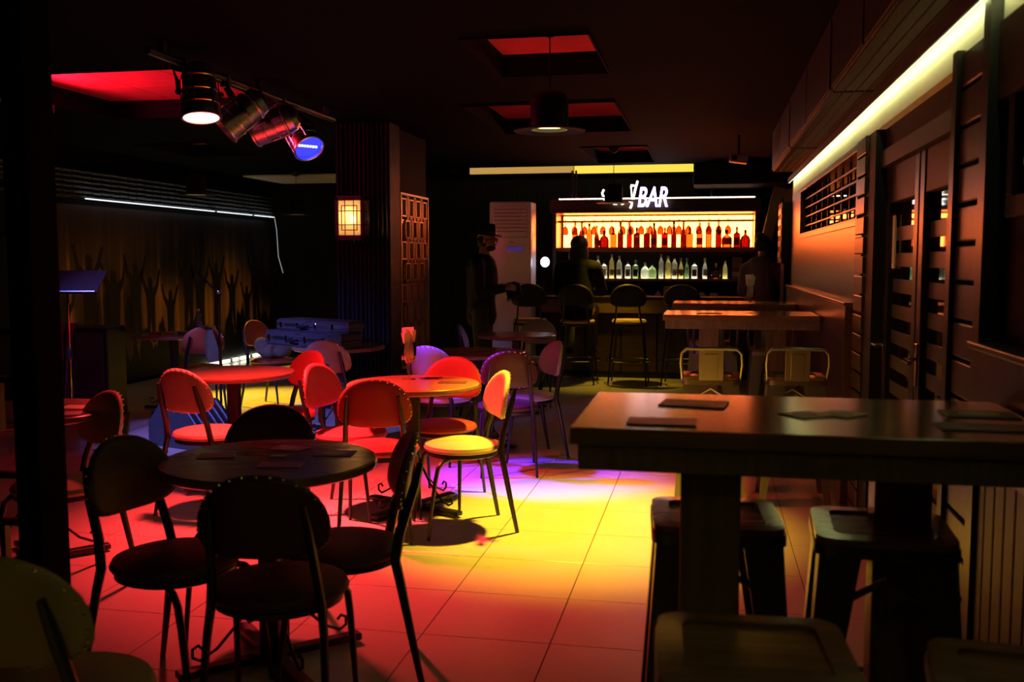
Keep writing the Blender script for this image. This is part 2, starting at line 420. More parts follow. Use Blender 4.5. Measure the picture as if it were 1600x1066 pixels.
# recessed doors
wpart('door_jamb', 'matt_black', XW - .005, XW + .2, 5.2, 5.43, 0, 2.09)
wpart('door_head', 'matt_black', XW + .04, XW + .2, 3.5, 5.2, 1.98, 2.09)
wpart('door_head', 'batten_wood', XW + .02, XW + .2, 3.5, 5.2, 1.90, 1.98)
def door(name, y0, y1, label):
    d = struct(thing(name, 'x', 'x')); del d['category']; d['label'] = label
    for a in ((y0, y0 + .09, 0, 1.90), (y1 - .09, y1, 0, 1.90)):
        bm = B(); bx(bm, XW + .05, XW + .11, *a, .008); obj('stile', bm, 'black_metal', d)
    for a in ((y0 + .09, y1 - .09, 0, .18), (y0 + .09, y1 - .09, 1.72, 1.90)):
        bm = B(); bx(bm, XW + .055, XW + .105, *a, .004); obj('rail', bm, 'batten_wood' if a[2] > 1 else 'matt_black', d)
    bm = B(); bx(bm, XW + .085, XW + .092, y0 + .09, y1 - .09, .18, 1.72); obj('pane', bm, 'glass_dark', d)
    z = 1.60
    while z > .25:
        bm = B(); bx(bm, XW + .078, XW + .085, y0 + .09, y1 - .09, z - .065, z, .001); obj('frosted_band', bm, 'band_frost', d); z -= .125
    bm = B(); tube(bm, [(XW + .05, y1 - .05, 1.02), (XW + .0, y1 - .05, 1.02), (XW - .005, y1 - .07, 1.02), (XW - .005, y1 - .19, 1.02)], .010, 8)
    mbox(bm, (XW + .047, y1 - .05, 1.0), (.008, .035, .18), None, .002); obj('handle', bm, 'chrome', d)
    return d
door('door_1', 4.42, 5.2, 'glazed door with frosted bands, the leaf nearer the bar')
door('door_2', 3.54, 4.40, 'glazed door with frosted bands, the leaf nearer the viewer')
bm = B(); bx(bm, XW + .07, XW + .078, 5.05, 5.11, 1.40, 1.66); o = obj('poster', bm, 'paper'); tag(o, 'narrow white notice stuck inside the door nearer the bar', 'notice')
# LED strip under the soffit and soffit boxes
bm = B(); bx(bm, XW - .046, XW - .040, -1.0, 10.1, 2.204, 2.234); tag(obj('led_strip', bm, 'led_right'), 'long bright yellow-green LED strip above the doors', 'light strip')
bm = B(); bx(bm, XW - .056, XW, -1.0, 10.1, 2.236, 2.25); bx(bm, XW - .056, XW - .047, -1.0, 10.1, 2.20, 2.236); struct(obj('trim_3', bm, 'clad_wood'))
for nm, y0, y1, z0, cl in (('a', 1.0, 4.95, 2.25, 'dark'), ('b', 5.0, 7.38, 2.255, 'wide'), ('c', 7.43, 9.35, 2.255, 'far')):
    s = struct(thing('trim_4', 'x', 'x')); del s['category']; s['label'] = {'dark': 'nearest boxed soffit above the doors', 'wide': 'middle boxed soffit above the lattice window', 'far': 'farthest boxed soffit toward the bar'}[cl]
    bm = B(); bx(bm, .57, XW, y0, y1, z0, CZ, .004); obj('box', bm, 'batten_wood', s)
    n = max(2, int((y1 - y0) / .9))
    for k in range(n):
        bm = B(); bx(bm, .562, .572, y0 + (y1 - y0) * k / n + .02, y0 + (y1 - y0) * (k + 1) / n - .02, z0 + .01, CZ - .02, .003); obj('panel', bm, 'batten_wood', s)
    for k in range(int((XW - .6) / .05)):
        bm = B(); bx(bm, .58 + k * .05, .58 + k * .05 + .044, y0 + .01, y1 - .01, z0 - .008, z0, .002); obj('board', bm, 'batten_wood', s)
    if cl == 'dark':
        for k in range(9):
            bm = B(); mbox(bm, (.556, 3.35 - .0, 2.36 + k * .022), (.012, .28, .006), Euler((0, R(25), 0))); obj('vent_slat', bm, 'matt_black', s)

# ------------------------------------------------------------------ round pedestal tables
def make_round_table():
    t = thing('round_table', 'x', 'table')
    bm = B(); lathe(bm, [(0, .705), (.365, .705), (.379, .712), (.382, .722), (.379, .735), (.372, .74), (0, .74)], 56); obj('tabletop', bm, 'table_wood', t)
    bm = B(); lathe(bm, [(.0, .69), (.14, .69), (.14, .705), (0, .705)], 20); obj('mount_plate', bm, 'black_metal', t)
    bm = B(); mbox(bm, (0, 0, .365), (.075, .075, .65), None, .012); obj('column', bm, 'black_metal', t)
    bm = B(); mbox(bm, (0, 0, .03), (.13, .13, .03), None, .006); obj('base_block', bm, 'black_metal', t)
    for k in range(4):
        a = k * PI / 2 + PI / 4; M = Matrix.Rotation(a, 4, 'Z')
        bm = B(); mbox(bm, (.19, 0, .024), (.30, .055, .026), None, .006); bmesh.ops.transform(bm, matrix=M, verts=bm.verts); obj('foot', bm, 'black_metal', t)
        pts = [(.035, 0, .33), (.06, 0, .26), (.12, 0, .17), (.20, 0, .09), (.26, 0, .06), (.285, 0, .075), (.285, 0, .105), (.265, 0, .115), (.25, 0, .10)]
        bm = B(); tube(bm, [M @ Vector(p) for p in pts], .006, 6); obj('scroll_brace', bm, 'black_metal', t)
    return t
rt = make_round_table(); used = []
GT = 'round pedestal tables'
T1 = (-1.515, 3.18); T2 = (-1.648, 5.35); T3 = (-2.93, 5.67); T0 = (-3.12, 4.02); T4 = (-1.74, 7.31); T5 = (-1.774, 9.1); TC = (-2.98, 7.60); TS_ = (-5.0, 8.5)
for p, r_, lb in ((T1, 0, 'round wooden table nearest the viewer with cards scattered on top'), (T2, 20, 'round table with a napkin glass, lit red and yellow'),
    (T3, 10, 'bare round table glowing red under the spotlights'), (T0, 5, 'round table at the left partly hidden by the dark pillar'),
    (T4, 30, 'round table with four chairs behind the napkin glass'), (T5, 0, 'farthest round table in front of the white air conditioner'),
    (TC, 15, 'round table under the stacked instrument cases'), (TS_, 40, 'round table with a water bottle in front of the mural')):
    place(rt, used, (p[0], p[1], 0), r_, lb, GT)

# ------------------------------------------------------------------ chairs
def back_outline(wd, h, n=32):
    pts = []
    for k in range(n):
        a = 2 * PI * k / n - PI / 2
        c, s = math.cos(a), math.sin(a)
        if s >= 0: x = wd * math.copysign(abs(c) ** .95, c); z = .32 * h + .68 * h * s ** .95
        else: x = wd * math.copysign(abs(c) ** .62, c); z = .32 * h * (1 - abs(s) ** .75)
        pts.append((x, z))
    return pts
def pad(bm, wd, h, thick, curve, z0, y0, tilt):
    """curved upholstered back: outline rings, puffed front and back"""
    out = back_outline(wd, h); n = len(out)
    def P(x, z, d): 
        y = y0 + curve * x * x - tilt * z + d
        return Vector((x, y, z0 + z))
    cx, cz = 0, .42 * h
    layers = []
    for sc, d in ((0.55, thick * .5), (.86, thick * .46), (.97, thick * .28), (1.0, 0), (.97, -thick * .28), (.86, -thick * .46), (.55, -thick * .5)):
        layers.append([bm.verts.new(P(cx + (x - cx) * sc, cz + (z - cz) * sc, d)) for x, z in out])
    for a, b in zip(layers, layers[1:]):
        for j in range(n): bm.faces.new((a[j], a[(j + 1) % n], b[(j + 1) % n], b[j]))
    for L_, d in ((layers[0], thick * .5), (layers[-1], -thick * .5)):
        c = bm.verts.new(P(cx, cz, d))
        for j in range(n): bm.faces.new((L_[j], L_[(j + 1) % n], c))
    return [P(x * .965, cz + (z - cz) * .965, -thick * .40) for x, z in out]
def make_chair(mat):
    t = thing('bistro_chair', 'x', 'chair')
    bm = B(); prof = [(0, .425), (.17, .425), (.203, .432), (.213, .447), (.205, .463), (.17, .474), (.09, .48), (0, .481)]
    lathe(bm, prof, 32, Matrix.Diagonal((1, .97, 1, 1))); obj('seat', bm, mat, t)
    bm = B(); lathe(bm, [(0, .405), (.185, .405), (.195, .41), (.195, .426), (0, .426)], 28); obj('seat_frame', bm, 'black_metal', t)
    bm = B(); studs = pad(bm, .192, .255, .034, 1.2, .592, -.205, .16); bk = obj('backrest', bm, mat, t, smooth=60)
    bm = B()
    for p in studs: ball(bm, p, .0045, u=6, v=4)
    o = obj('nail_trim', bm, 'stud', bk); o['kind'] = 'stuff'
    for s in (-1, 1):
        bm = B()
        tube(bm, [(s * .185, -.255, 0), (s * .178, -.225, .15), (s * .168, -.185, .36), (s * .160, -.168, .44), (s * .150, -.185, .53), (s * .138, -.235, .68), (s * .128, -.258, .76)],
             [.0085, .0105, .013, .0145, .0145, .013, .009], 8, flat=1.25); obj('rear_leg', bm, 'black_metal', t)
        bm = B()
        tube(bm, [(s * .10, .02, .412), (s * .145, .10, .408), (s * .168, .145, .398), (s * .180, .172, .37), (s * .185, .188, .30), (s * .192, .215, .12), (s * .196, .228, 0)],
             [.012, .0125, .0125, .0125, .012, .010, .0085], 8); obj('front_leg', bm, 'black_metal', t)
    return t
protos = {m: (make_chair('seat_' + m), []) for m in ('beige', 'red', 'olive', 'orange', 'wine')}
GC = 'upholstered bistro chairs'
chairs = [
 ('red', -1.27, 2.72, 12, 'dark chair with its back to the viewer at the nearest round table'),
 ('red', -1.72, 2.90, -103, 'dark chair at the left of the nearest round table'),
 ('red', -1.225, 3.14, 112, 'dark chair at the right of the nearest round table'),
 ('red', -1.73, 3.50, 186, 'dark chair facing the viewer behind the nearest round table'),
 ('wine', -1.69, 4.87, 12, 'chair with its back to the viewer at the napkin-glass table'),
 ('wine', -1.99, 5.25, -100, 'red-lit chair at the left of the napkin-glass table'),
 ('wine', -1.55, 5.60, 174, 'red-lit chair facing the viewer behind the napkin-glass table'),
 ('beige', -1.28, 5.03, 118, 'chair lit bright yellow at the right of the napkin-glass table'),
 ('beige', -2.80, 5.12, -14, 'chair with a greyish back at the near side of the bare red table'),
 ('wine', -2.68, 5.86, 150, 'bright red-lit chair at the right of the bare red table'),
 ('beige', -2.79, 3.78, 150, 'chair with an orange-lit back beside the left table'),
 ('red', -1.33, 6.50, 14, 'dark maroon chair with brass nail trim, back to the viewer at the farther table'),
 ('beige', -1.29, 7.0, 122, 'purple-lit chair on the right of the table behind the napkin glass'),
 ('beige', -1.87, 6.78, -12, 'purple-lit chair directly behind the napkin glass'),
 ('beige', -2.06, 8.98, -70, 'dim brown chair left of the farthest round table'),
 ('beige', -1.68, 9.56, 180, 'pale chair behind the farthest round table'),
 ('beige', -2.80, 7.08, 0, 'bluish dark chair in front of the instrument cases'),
 ('orange', -4.60, 8.25, 40, 'orange chair with a jacket draped over it by the bottle table'),  # the orange is the upholstery colour
 ('orange', -4.22, 8.98, -105, 'orange chair piled with clothes beside the instrument cases'),
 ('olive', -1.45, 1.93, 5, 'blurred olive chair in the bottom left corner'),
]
for m, x, y, rz, lb in chairs: place(protos[m][0], protos[m][1], (x, y, 0), rz, lb, GC)

# ------------------------------------------------------------------ bar tables along the right wall
def bar_table(y0, label, depth=.62):
    t = thing('bar_table', label, 'table', (0, 0, 0), 0, 'high bar tables along the wood wall'); x0, x1 = -.305, XW - .06
    y1 = y0 + depth
    bm = B(); bx(bm, x0, x1, y0, y1, 1.02, 1.06, .003); obj('tabletop', bm, 'oak', t)
    for a in ((x0 + .02, x1, y0 + .012, y0 + .04), (x0 + .02, x1, y1 - .04, y1 - .012)):
        bm = B(); bx(bm, *a, .96, 1.02, .002); obj('apron', bm, 'oak_post', t)
    bm = B(); bx(bm, x0 + .015, x0 + .045, y0 + .04, y1 - .04, .96, 1.02, .002); obj('apron_end', bm, 'oak_post', t)
    for px, py in ((.015, y0 + .16), (.50, y1 - .16)):
        bm = B(); bx(bm, px - .07, px + .07, py - .05, py + .05, .03, 1.02, .004); obj('leg', bm, 'oak_post', t)
        bm = B(); bx(bm, px - .11, px + .11, py - .11, py + .11, 0, .03, .004); obj('base_plate', bm, 'black_metal', t)
    return t
bar_table(2.19, 'large high wooden table in the right foreground with cards on it')
bar_table(6.93, 'high wooden table with a napkin glass in front of the bar')
bar_table(8.80, 'farthest high wooden table just before the bar stools')

def rsq(h, r, n=5):
    pts = []
    for cx, cy, a0 in ((h - r, h - r, 0), (-h + r, h - r, 90), (-h + r, -h + r, 180), (h - r, -h + r, 270)):
        for k in range(n + 1):
            a = R(a0 + 90 * k / n); pts.append((cx + r * math.cos(a), cy + r * math.sin(a)))
    return pts
def make_stool(back, legmat):
    t = thing('metal_stool', 'x', 'stool')
    bm = B(); prism(bm, rsq(.172, .05), .028, Matrix.Translation((0, 0, .712))); obj('seat_pan', bm, legmat, t)
    bm = B(); prism(bm, rsq(.168, .05), .012, Matrix.Translation((0, 0, .740)));
    s = obj('seat', bm, 'oak', t)
    # raised rim round the dished seat
    bm = B(); o_ = rsq(.168, .05); i_ = rsq(.122, .03)
    V = [[bm.verts.new((x, y, z)) for x, y in q] for q, z in ((o_, .752), (o_, .758), (i_, .760), (i_, .752))]
    n = len(o_)
    for a, b in zip(V, V[1:]):
        for j in range(n): bm.faces.new((a[j], a[(j + 1) % n], b[(j + 1) % n], b[j]))
    obj('seat_rim', bm, 'oak', t)
    for sx in (-1, 1):
        for sy in (-1, 1):
            bm = B(); top = Vector((sx * .135, sy * .135, .715)); bot = Vector((sx * .205, sy * .205, 0))
            def ring(p, wd): return [bm.verts.new(p + Vector((dx, dy, 0))) for dx, dy in ((0, 0), (-sx * wd, 0), (-sx * wd, -sy * .012), (-sx * .012, -sy * .012), (-sx * .012, -sy * wd), (0, -sy * wd))]
            a = ring(top + Vector((sx * .025, sy * .025, 0)), .10); b = ring(bot, .035)
            for j in range(6): bm.faces.new((a[j], a[(j + 1) % 6], b[(j + 1) % 6], b[j]))
            bm.faces.new(a); bm.faces.new(b[::-1]); obj('leg', bm, legmat, t, smooth=20)
    for k in range(4):
        M = Matrix.Rotation(k * PI / 2, 4, 'Z'); bm = B()
        tube(bm, [M @ Vector(p) for p in ((-.172, -.172, .30), (0, -.165, .30), (.172, -.172, .30))], .008, 6, flat=.6); obj('brace', bm, legmat, t)
        bm = B(); tube(bm, [M @ Vector(p) for p in ((-.09, -.145, .60), (0, -.142, .655), (.09, -.145, .60))], .010, 6); obj('arch_brace', bm, legmat, t)
    if back:
        bm = B(); tube(bm, [(-.165, -.12, .73), (-.175, -.175, .84), (-.17, -.19, .90), (-.145, -.195, .925), (0, -.20, .93), (.145, -.195, .925), (.17, -.19, .90), (.175, -.175, .84), (.165, -.12, .73)], .010, 8); obj('back_hoop', bm, legmat, t)
        bm = B(); mbox(bm, (0, -.182, .825), (.14, .006, .20), Euler((R(9), 0, 0)), .002); sp = obj('back_splat', bm, legmat, t)
        bm = B(); mbox(bm, (0, -.187, .825), (.075, .004, .15), Euler((R(9), 0, 0)), .0015); obj('pressed_panel', bm, legmat, sp)
    return t
ps = (make_stool(False, 'gun_metal'), []); pb = (make_stool(True, 'steel'), [])
GS = 'metal bar stools with wooden seats'
for x, y, rz, lb in ((.03, 2.66, 4, 'metal stool with a dished wooden seat behind the post of the foreground table'), (.45, 2.62, -3, 'dark metal stool under the wall end of the foreground table'),
                     (.09, 1.72, 3, 'metal stool with dished wooden seat at the bottom edge, below the foreground table'), (.545, 1.66, -8, 'dim metal stool in the bottom right corner')):
    place(*ps, (x, y, 0), rz, lb, GS)
for x, y, rz, lb in ((.03, 5.95, 0, 'backed metal stool with orange-lit seat behind the foreground table, left one'), (.52, 6.02, 0, 'backed metal stool nearer the wood wall, before the napkin-glass high table'),
                     (.07, 7.85, 180, 'backed metal stool on the bar side of the napkin-glass high table, left one'), (.50, 7.85, 180, 'backed metal stool on the bar side of the napkin-glass high table, by the wall'),
                     (.02, 8.45, 0, 'backed metal stool on the near side of the farthest high table')):
    place(*pb, (x, y, 0), rz, lb, GS)

# ------------------------------------------------------------------ cards, coasters, glasses
def card(x, y, z, sx, sy, rz, mat, label, mat2=None, cat='card', h=.003):
    t = thing('menu_card' if cat == 'menu' else 'coaster', label, cat, (x, y, z + .0005), rz, 'printed cards on the tables')
    bm = B(); mbox(bm, (0, 0, h / 2), (sx, sy, h), None, .0008); obj('sheet', bm, mat, t)
    if mat2:
        bm = B(); lathe(bm, [(0, h), (min(sx, sy) * .33, h), (min(sx, sy) * .33, h + .0006), (0, h + .0006)], 20, Matrix.Diagonal((1.35 if sx > sy else 1, 1, 1, 1))); obj('print', bm, mat2, t)
card(-.10, 2.30, 1.06, .16, .10, 0, 'card_dark', 'dark menu card at the near left of the foreground high table', None, 'menu')
card(-.03, 2.61, 1.06, .17, .12, -8, 'card_dark', 'dark card with a pale oval at the far left of the foreground high table', 'card_tan', 'menu')
card(.24, 2.47, 1.06, .09, .09, 35, 'card_tan', 'tan square coaster in the middle of the foreground high table', 'card_dark')
card(.33, 2.50, 1.06, .09, .09, 50, 'card_tan', 'second tan coaster touching the middle one on the foreground high table', 'card_dark')
card(.66, 2.56, 1.06, .17, .11, 0, 'card_dark', 'dark menu card by the wall at the far edge of the foreground high table', 'card_tan', 'menu')
card(.62, 2.36, 1.06, .20, .10, 0, 'card_dark', 'dark menu card by the wall at the near edge of the foreground high table', None, 'menu')
for dx, dy, sx, sy, rz, m, m2, lb in ((-.20, .0, .13, .09, 20, 'card_dark', 'card_red', 'dark card at the left of the nearest round table'),
    (.0, .18, .13, .09, -10, 'card_red', 'card_tan', 'reddish card at the far side of the nearest round table'), (.20, .12, .14, .10, 8, 'card_dark', 'card_tan', 'dark oval-print card at the right of the nearest round table'),
    (.02, .04, .06, .04, 0, 'card_tan', None, 'tiny tan slip at the middle of the nearest round table'), (.09, -.10, .15, .10, 12, 'card_red', None, 'red card at the near side of the nearest round table')):
    card(T1[0] + dx, T1[1] + dy, .74, sx, sy, rz, m, lb, m2)
card(T2[0] - .22, T2[1] - .02, .74, .15, .10, 10, 'card_dark', 'dark card at the left of the napkin-glass round table', 'card_red')
card(T2[0] + .22, T2[1] + .05, .74, .16, .10, 6, 'card_dark', 'dark card at the yellow right side of the napkin-glass round table', None)
card(T2[0] + .03, T2[1] + .26, .74, .12, .08, -5, 'card_red', 'red card behind the napkin glass', None)
card(.02, 7.13, 1.06, .17, .12, 0, 'card_dark', 'dark card at the left end of the napkin-glass high table', 'card_red', 'menu')
card(T4[0] + .05, T4[1] + .02, .74, .14, .09, 15, 'card_dark', 'dark card on the round table behind the napkin glass', None)
for a, b, c, lb in ((-2.93, 4.12, 5, 'white plate-like card at the far side of the left table'), (-2.88, 3.92, 30, 'folded white paper at the near side of the left table')):
    card(a, b, .74, .17, .11, c, 'paper', lb, None)
def napkin_glass(x, y, z, label):
    t = thing('wine_glass', label, 'glass', (x, y, z), 20, 'glasses holding napkins')
    bm = B(); lathe(bm, [(.0, .0), (.033, .0), (.034, .003), (.008, .008), (.0045, .015), (.0045, .075), (.010, .085), (.030, .105), (.039, .135), (.038, .165), (.031, .20), (.030, .20), (.036, .165), (.037, .135), (.028, .108), (.0, .09)], 24); obj('bowl', bm, 'glass', t)
    for k, (a, tl, dz) in enumerate(((10, 6, 0), (-25, -4, .012), (35, -9, -.01))):
        bm = B(); M = Matrix.Rotation(R(a), 4, 'Z') @ Matrix.Rotation(R(tl), 4, 'Y')
        for s in (-1, 1):
            mbox(bm, (0, 0, 0), (.056, .002, .165), Matrix.Translation((0, 0, .185 + dz)) @ M @ Matrix.Rotation(R(8 * s), 4, 'X'))
        obj('napkin', bm, 'paper', t, smooth=0)
    return t
napkin_glass(-1.72, 5.50, .74, 'stemmed glass stuffed with napkins on the red and yellow round table').scale = (1.15, 1.15, 1.1)
napkin_glass(.30, 7.22, 1.06, 'stemmed glass stuffed with napkins on the high table before the bar')

# ------------------------------------------------------------------ bar counter, back bar
bc = thing('bar_counter', 'long dark bar counter with a wooden front edge behind the stools', 'bar', (0, 0, 0))
for nm, m, a, bv in (('body', 'matt_black', (-1.95, 1.2, 11.98, 12.4, 0, .93), 0), ('worktop', 'matt_black', (-2.02, 1.22, 11.84, 12.45, .965, 1.0), .004), ('edge_board', 'bar_wood', (-2.02, 1.22, 11.86, 11.9, .80, .962), .004)):
    bm = B(); bx(bm, *a, bv); obj(nm, bm, m, bc)
for k in range(7):
    bm = B(); x = -1.9 + k * .44; bx(bm, x, x + .42, 11.965, 11.98, .08, .78, .004); obj('front_panel', bm, 'dark_wood', bc)
bb = thing('back_bar', 'lit back bar with glowing bottle shelf and hanging glass rack', 'shelf unit', (0, 0, 0))
X0, X1 = -1.96, .575
def bxx(px): return -1.957 + (px - 877) * .008458
for nm, m, a, bv in (('shelf', 'dark_wood', (X0 - .05, X1 + .03, 12.98, 13.45, 1.56, 1.605), .003), ('shelf', 'dark_wood', (X0 - .05, X1 + .03, 12.98, 13.45, 1.165, 1.20), .003),
    ('counter', 'dark_wood', (X0 - .05, X1 + .03, 12.9, 13.9, .88, .93), .003), ('base_cabinet', 'matt_black', (X0 - .05, X1 + .03, 12.95, 13.9, 0, .88), 0),
    ('side_panel', 'dark_wood', (X0 - .08, X0 - .03, 12.96, 13.5, .93, 2.25), .003), ('side_panel', 'dark_wood', (X1 + .01, X1 + .06, 12.96, 13.5, .93, 2.25), .003),
    ('canopy', 'dark_wood', (X0 - .10, X1 + .08, 12.85, 13.55, 2.06, 2.235), .004), ('back_panel', 'black_wall', (X0 - .05, X1 + .03, 13.46, 13.5, .93, 2.06), 0),
    ('glow_panel', 'bar_glow', (X0, X1, 13.44, 13.455, 1.62, 2.04), 0), ('glass_rack', 'dark_wood', (X0 - .02, X1, 13.02, 13.05, 1.945, 1.968), .002), ('glass_rack', 'dark_wood', (X0 - .02, X1, 13.16, 13.19, 1.945, 1.968), .002),
    ('canopy_light', 'canopy_line', (X0 + .02, X1, 12.86, 12.875, 2.237, 2.252), 0)):
    bm = B(); bx(bm, *a, bv); obj(nm, bm, 'shelf_wood' if nm == 'shelf' else m, bb)
for x, z1 in ((bxx(899), CZ), (bxx(905), CZ), (bxx(1112), CZ)):
    bm = B(); bx(bm, x - .012, x + .012, 12.9, 12.925, 2.235, z1); obj('hanger_post', bm, 'black_metal', bb)

PROF = {'round': [(0, 0), (.036, 0), (.038, .006), (.038, .18), (.034, .205), (.016, .235), (.0135, .25), (.0135, .29), (.0, .29)],
        'square': [(0, 0), (.047, 0), (.049, .006), (.049, .15), (.045, .165), (.015, .185), (.0135, .20), (.0135, .235), (0, .235)],
        'wine': [(0, 0), (.035, 0), (.037, .006), (.037, .17), (.030, .20), (.014, .23), (.0135, .30), (0, .30)],
        'squat': [(0, 0), (.055, 0), (.058, .006), (.060, .09), (.048, .13), (.017, .155), (.014, .165), (.014, .20), (0, .20)],
        'tall': [(0, 0), (.032, 0), (.034, .006), (.034, .22), (.013, .26), (.012, .31), (0, .31)],
        'disc': [(0, 0), (.035, 0), (.060, .03), (.072, .07), (.060, .115), (.03, .14), (.014, .155), (.014, .19), (0, .19)],
        'long': [(0, 0), (.030, 0), (.032, .006), (.032, .13), (.022, .17), (.012, .20), (.012, .26), (0, .26)]}
CAPM = ['matt_black', 'brass', 'paper', 'card_red']
BN = {}
def bottle(kind, mat, labmat, px, y, z, label, sc=1.0, cap=0, grp='bottles'):
    key = (kind, mat, labmat, cap)
    loc = (bxx(px), y, z)
    if key not in BN:
        t = thing('bottle', label, 'bottle', loc, 0, grp); pr = PROF[kind]
        n = 4 if kind == 'square' else 16
        M = Matrix.Rotation(PI / 4, 4, 'Z') @ Matrix.Diagonal((1.15, 1.15, 1, 1)) if n == 4 else (Matrix.Diagonal((1, .5, 1, 1)) if kind == 'disc' else Matrix.Identity(4))
        puck = grp.endswith('lower back-bar shelf')
        bm = B(); lathe(bm, pr[1:] if puck else pr, n, M); obj('body', bm, mat, t)
        if puck:
            bm = B(); lathe(bm, [(0, .002), (pr[1][0] * .8, .002), (pr[1][0] * .8, .006), (0, .006)], n, M); obj('light_puck', bm, 'shelf_glow', t)
        h = pr[-1][1]; bm = B(); lathe(bm, [(0, h), (.0155, h - .025), (.0155, h + .012), (0, h + .012)], 12); obj('cap', bm, CAPM[cap], t)
        if labmat:
            bm = B(); r = pr[3][0] if kind != 'disc' else .045
            if kind == 'disc': lathe(bm, [(0, .037), (.045, .037), (.045, .040), (0, .040)], 20, Matrix.Translation((0, 0, .07)) @ Matrix.Rotation(PI / 2, 4, 'X'))
            elif n == 4: mbox(bm, (0, -r * .83, .075), (r * 1.2, .002, .09))
            else: lathe(bm, [(r + .0008, .04), (r + .0008, .12)], n, M)
            obj('label', bm, labmat, t)
        BN[key] = t
    else: t = dup(BN[key], loc, 0, label, grp)
    t.scale = (sc, sc, sc); return t
top = [(898, 'wine', 'bottle_gold', None), (909, 'wine', 'bottle_red', None), (921, 'round', 'bottle_gold', None), (933, 'long', 'bottle_dark', 'card_red'), (945, 'squat', 'bottle_amber', None), (960, 'square', 'bottle_gold', None),
    (971, 'wine', 'bottle_dark', None), (985, 'tall', 'bottle_red', None), (997, 'square', 'bottle_dark', 'card_red'), (1013, 'square', 'bottle_dark', None), (1024, 'round', 'bottle_dark', 'card_dark'), (1041, 'square', 'bottle_red', 'card_dark'),
    (1055, 'tall', 'bottle_dark', None), (1070, 'wine', 'bottle_dark', None), (1080, 'square', 'bottle_gold', None), (1095, 'round', 'bottle_gold', 'card_red'), (1109, 'round', 'bottle_gold', None), (1124, 'wine', 'bottle_amber', None),
    (1137, 'squat', 'bottle_gold', 'card_red'), (1152, 'square', 'bottle_amber', 'card_dark'), (1165, 'squat', 'bottle_amber', None)]
ordn = ['first', 'second', 'third', 'fourth', 'fifth', 'sixth', 'seventh', 'eighth', 'ninth', 'tenth', 'eleventh', 'twelfth', 'thirteenth', 'fourteenth', 'fifteenth', 'sixteenth', 'seventeenth', 'eighteenth', 'nineteenth', 'twentieth', 'twenty-first', 'twenty-second']
DSC = {'bottle_gold': 'pale amber', 'bottle_red': 'red', 'bottle_dark': 'dark', 'bottle_amber': 'brown', 'bottle_clear': 'clear', 'bottle_yellow': 'yellow', 'bottle_green': 'green'}
for k, (px, kd, m, lb) in enumerate(top):
    bottle(kd, m, lb, px, 13.28, 1.605, '%s bottle, %s from the left on the glowing upper shelf' % (DSC[m], ordn[k]), 1.12, k % 2, 'bottles on the upper back-bar shelf')
low = [(917, 'round', 'bottle_clear', 'paper'), (926, 'square', 'bottle_clear', 'card_red'), (936, 'round', 'bottle_clear', 'paper'), (946, 'square', 'bottle_clear', 'paper'), (958, 'tall', 'bottle_yellow', 'card_tan'), (970, 'round', 'bottle_clear', 'paper'),
    (984, 'square', 'bottle_clear', 'card_tan'), (996, 'square', 'bottle_green', 'card_dark'), (1011, 'squat', 'bottle_clear', None), (1022, 'squat', 'bottle_green', None), (1036, 'tall', 'bottle_clear', None), (1047, 'round', 'bottle_yellow', None),
    (1057, 'round', 'bottle_clear', 'paper'), (1067, 'long', 'bottle_yellow', 'card_tan'), (1076, 'long', 'bottle_green', None), (1088, 'square', 'bottle_clear', 'card_red'), (1104, 'long', 'bottle_clear', 'paper'), (1121, 'disc', 'bottle_dark', 'card_tan'),
    (1135, 'long', 'bottle_yellow', None)]
for k, (px, kd, m, lb) in enumerate(low):
    bottle(kd, m, lb, px, 13.22, 1.20, '%s bottle, %s from the left on the lower shelf' % (DSC[m], ordn[k]), 1.0, 2 if k % 3 else 0, 'bottles on the lower back-bar shelf')
t = thing('gift_box', 'tall printed box at the right end of the lower shelf', 'box', (bxx(1153), 13.2, 1.20)); bm = B(); mbox(bm, (0, 0, .14), (.12, .09, .28), None, .003); obj('carton', bm, 'card_tan', t)
bm = B(); mbox(bm, (0, -.046, .06), (.118, .002, .06)); obj('print', bm, 'paper', t); bm = B(); mbox(bm, (0, -.046, .12), (.118, .002, .05)); obj('print', bm, 'card_red', t)
gx = [885, 900, 916, 931, 945, 959, 976, 989, 1005, 1019, 1035, 1049, 1063, 1078, 1094, 1109, 1124, 1138]
g0 = None
for k, px in enumerate(gx):
    lb = 'upside-down stemmed glass, %s from the left on the bar rack' % ordn[k]; loc = (bxx(px), 13.105, 1.985)
    if g0 is None:
        g0 = thing('hanging_glass', lb, 'glass', loc, 0, 'glasses hanging in the bar rack')
        bm = B(); lathe(bm, [(0, 0), (.036, 0), (.036, -.003), (.010, -.008), (.005, -.02), (.005, -.085), (.012, -.092)], 16); obj('stem', bm, 'rack_glass', g0)
        bm = B(); lathe(bm, [(.010, -.09), (.034, -.112), (.043, -.145), (.042, -.175), (.035, -.205), (.0345, -.205), (.041, -.175), (.042, -.145), (.033, -.113), (.008, -.092)], 16); obj('bowl', bm, 'rack_glass', g0)
    else: dup(g0, loc, 0, lb)
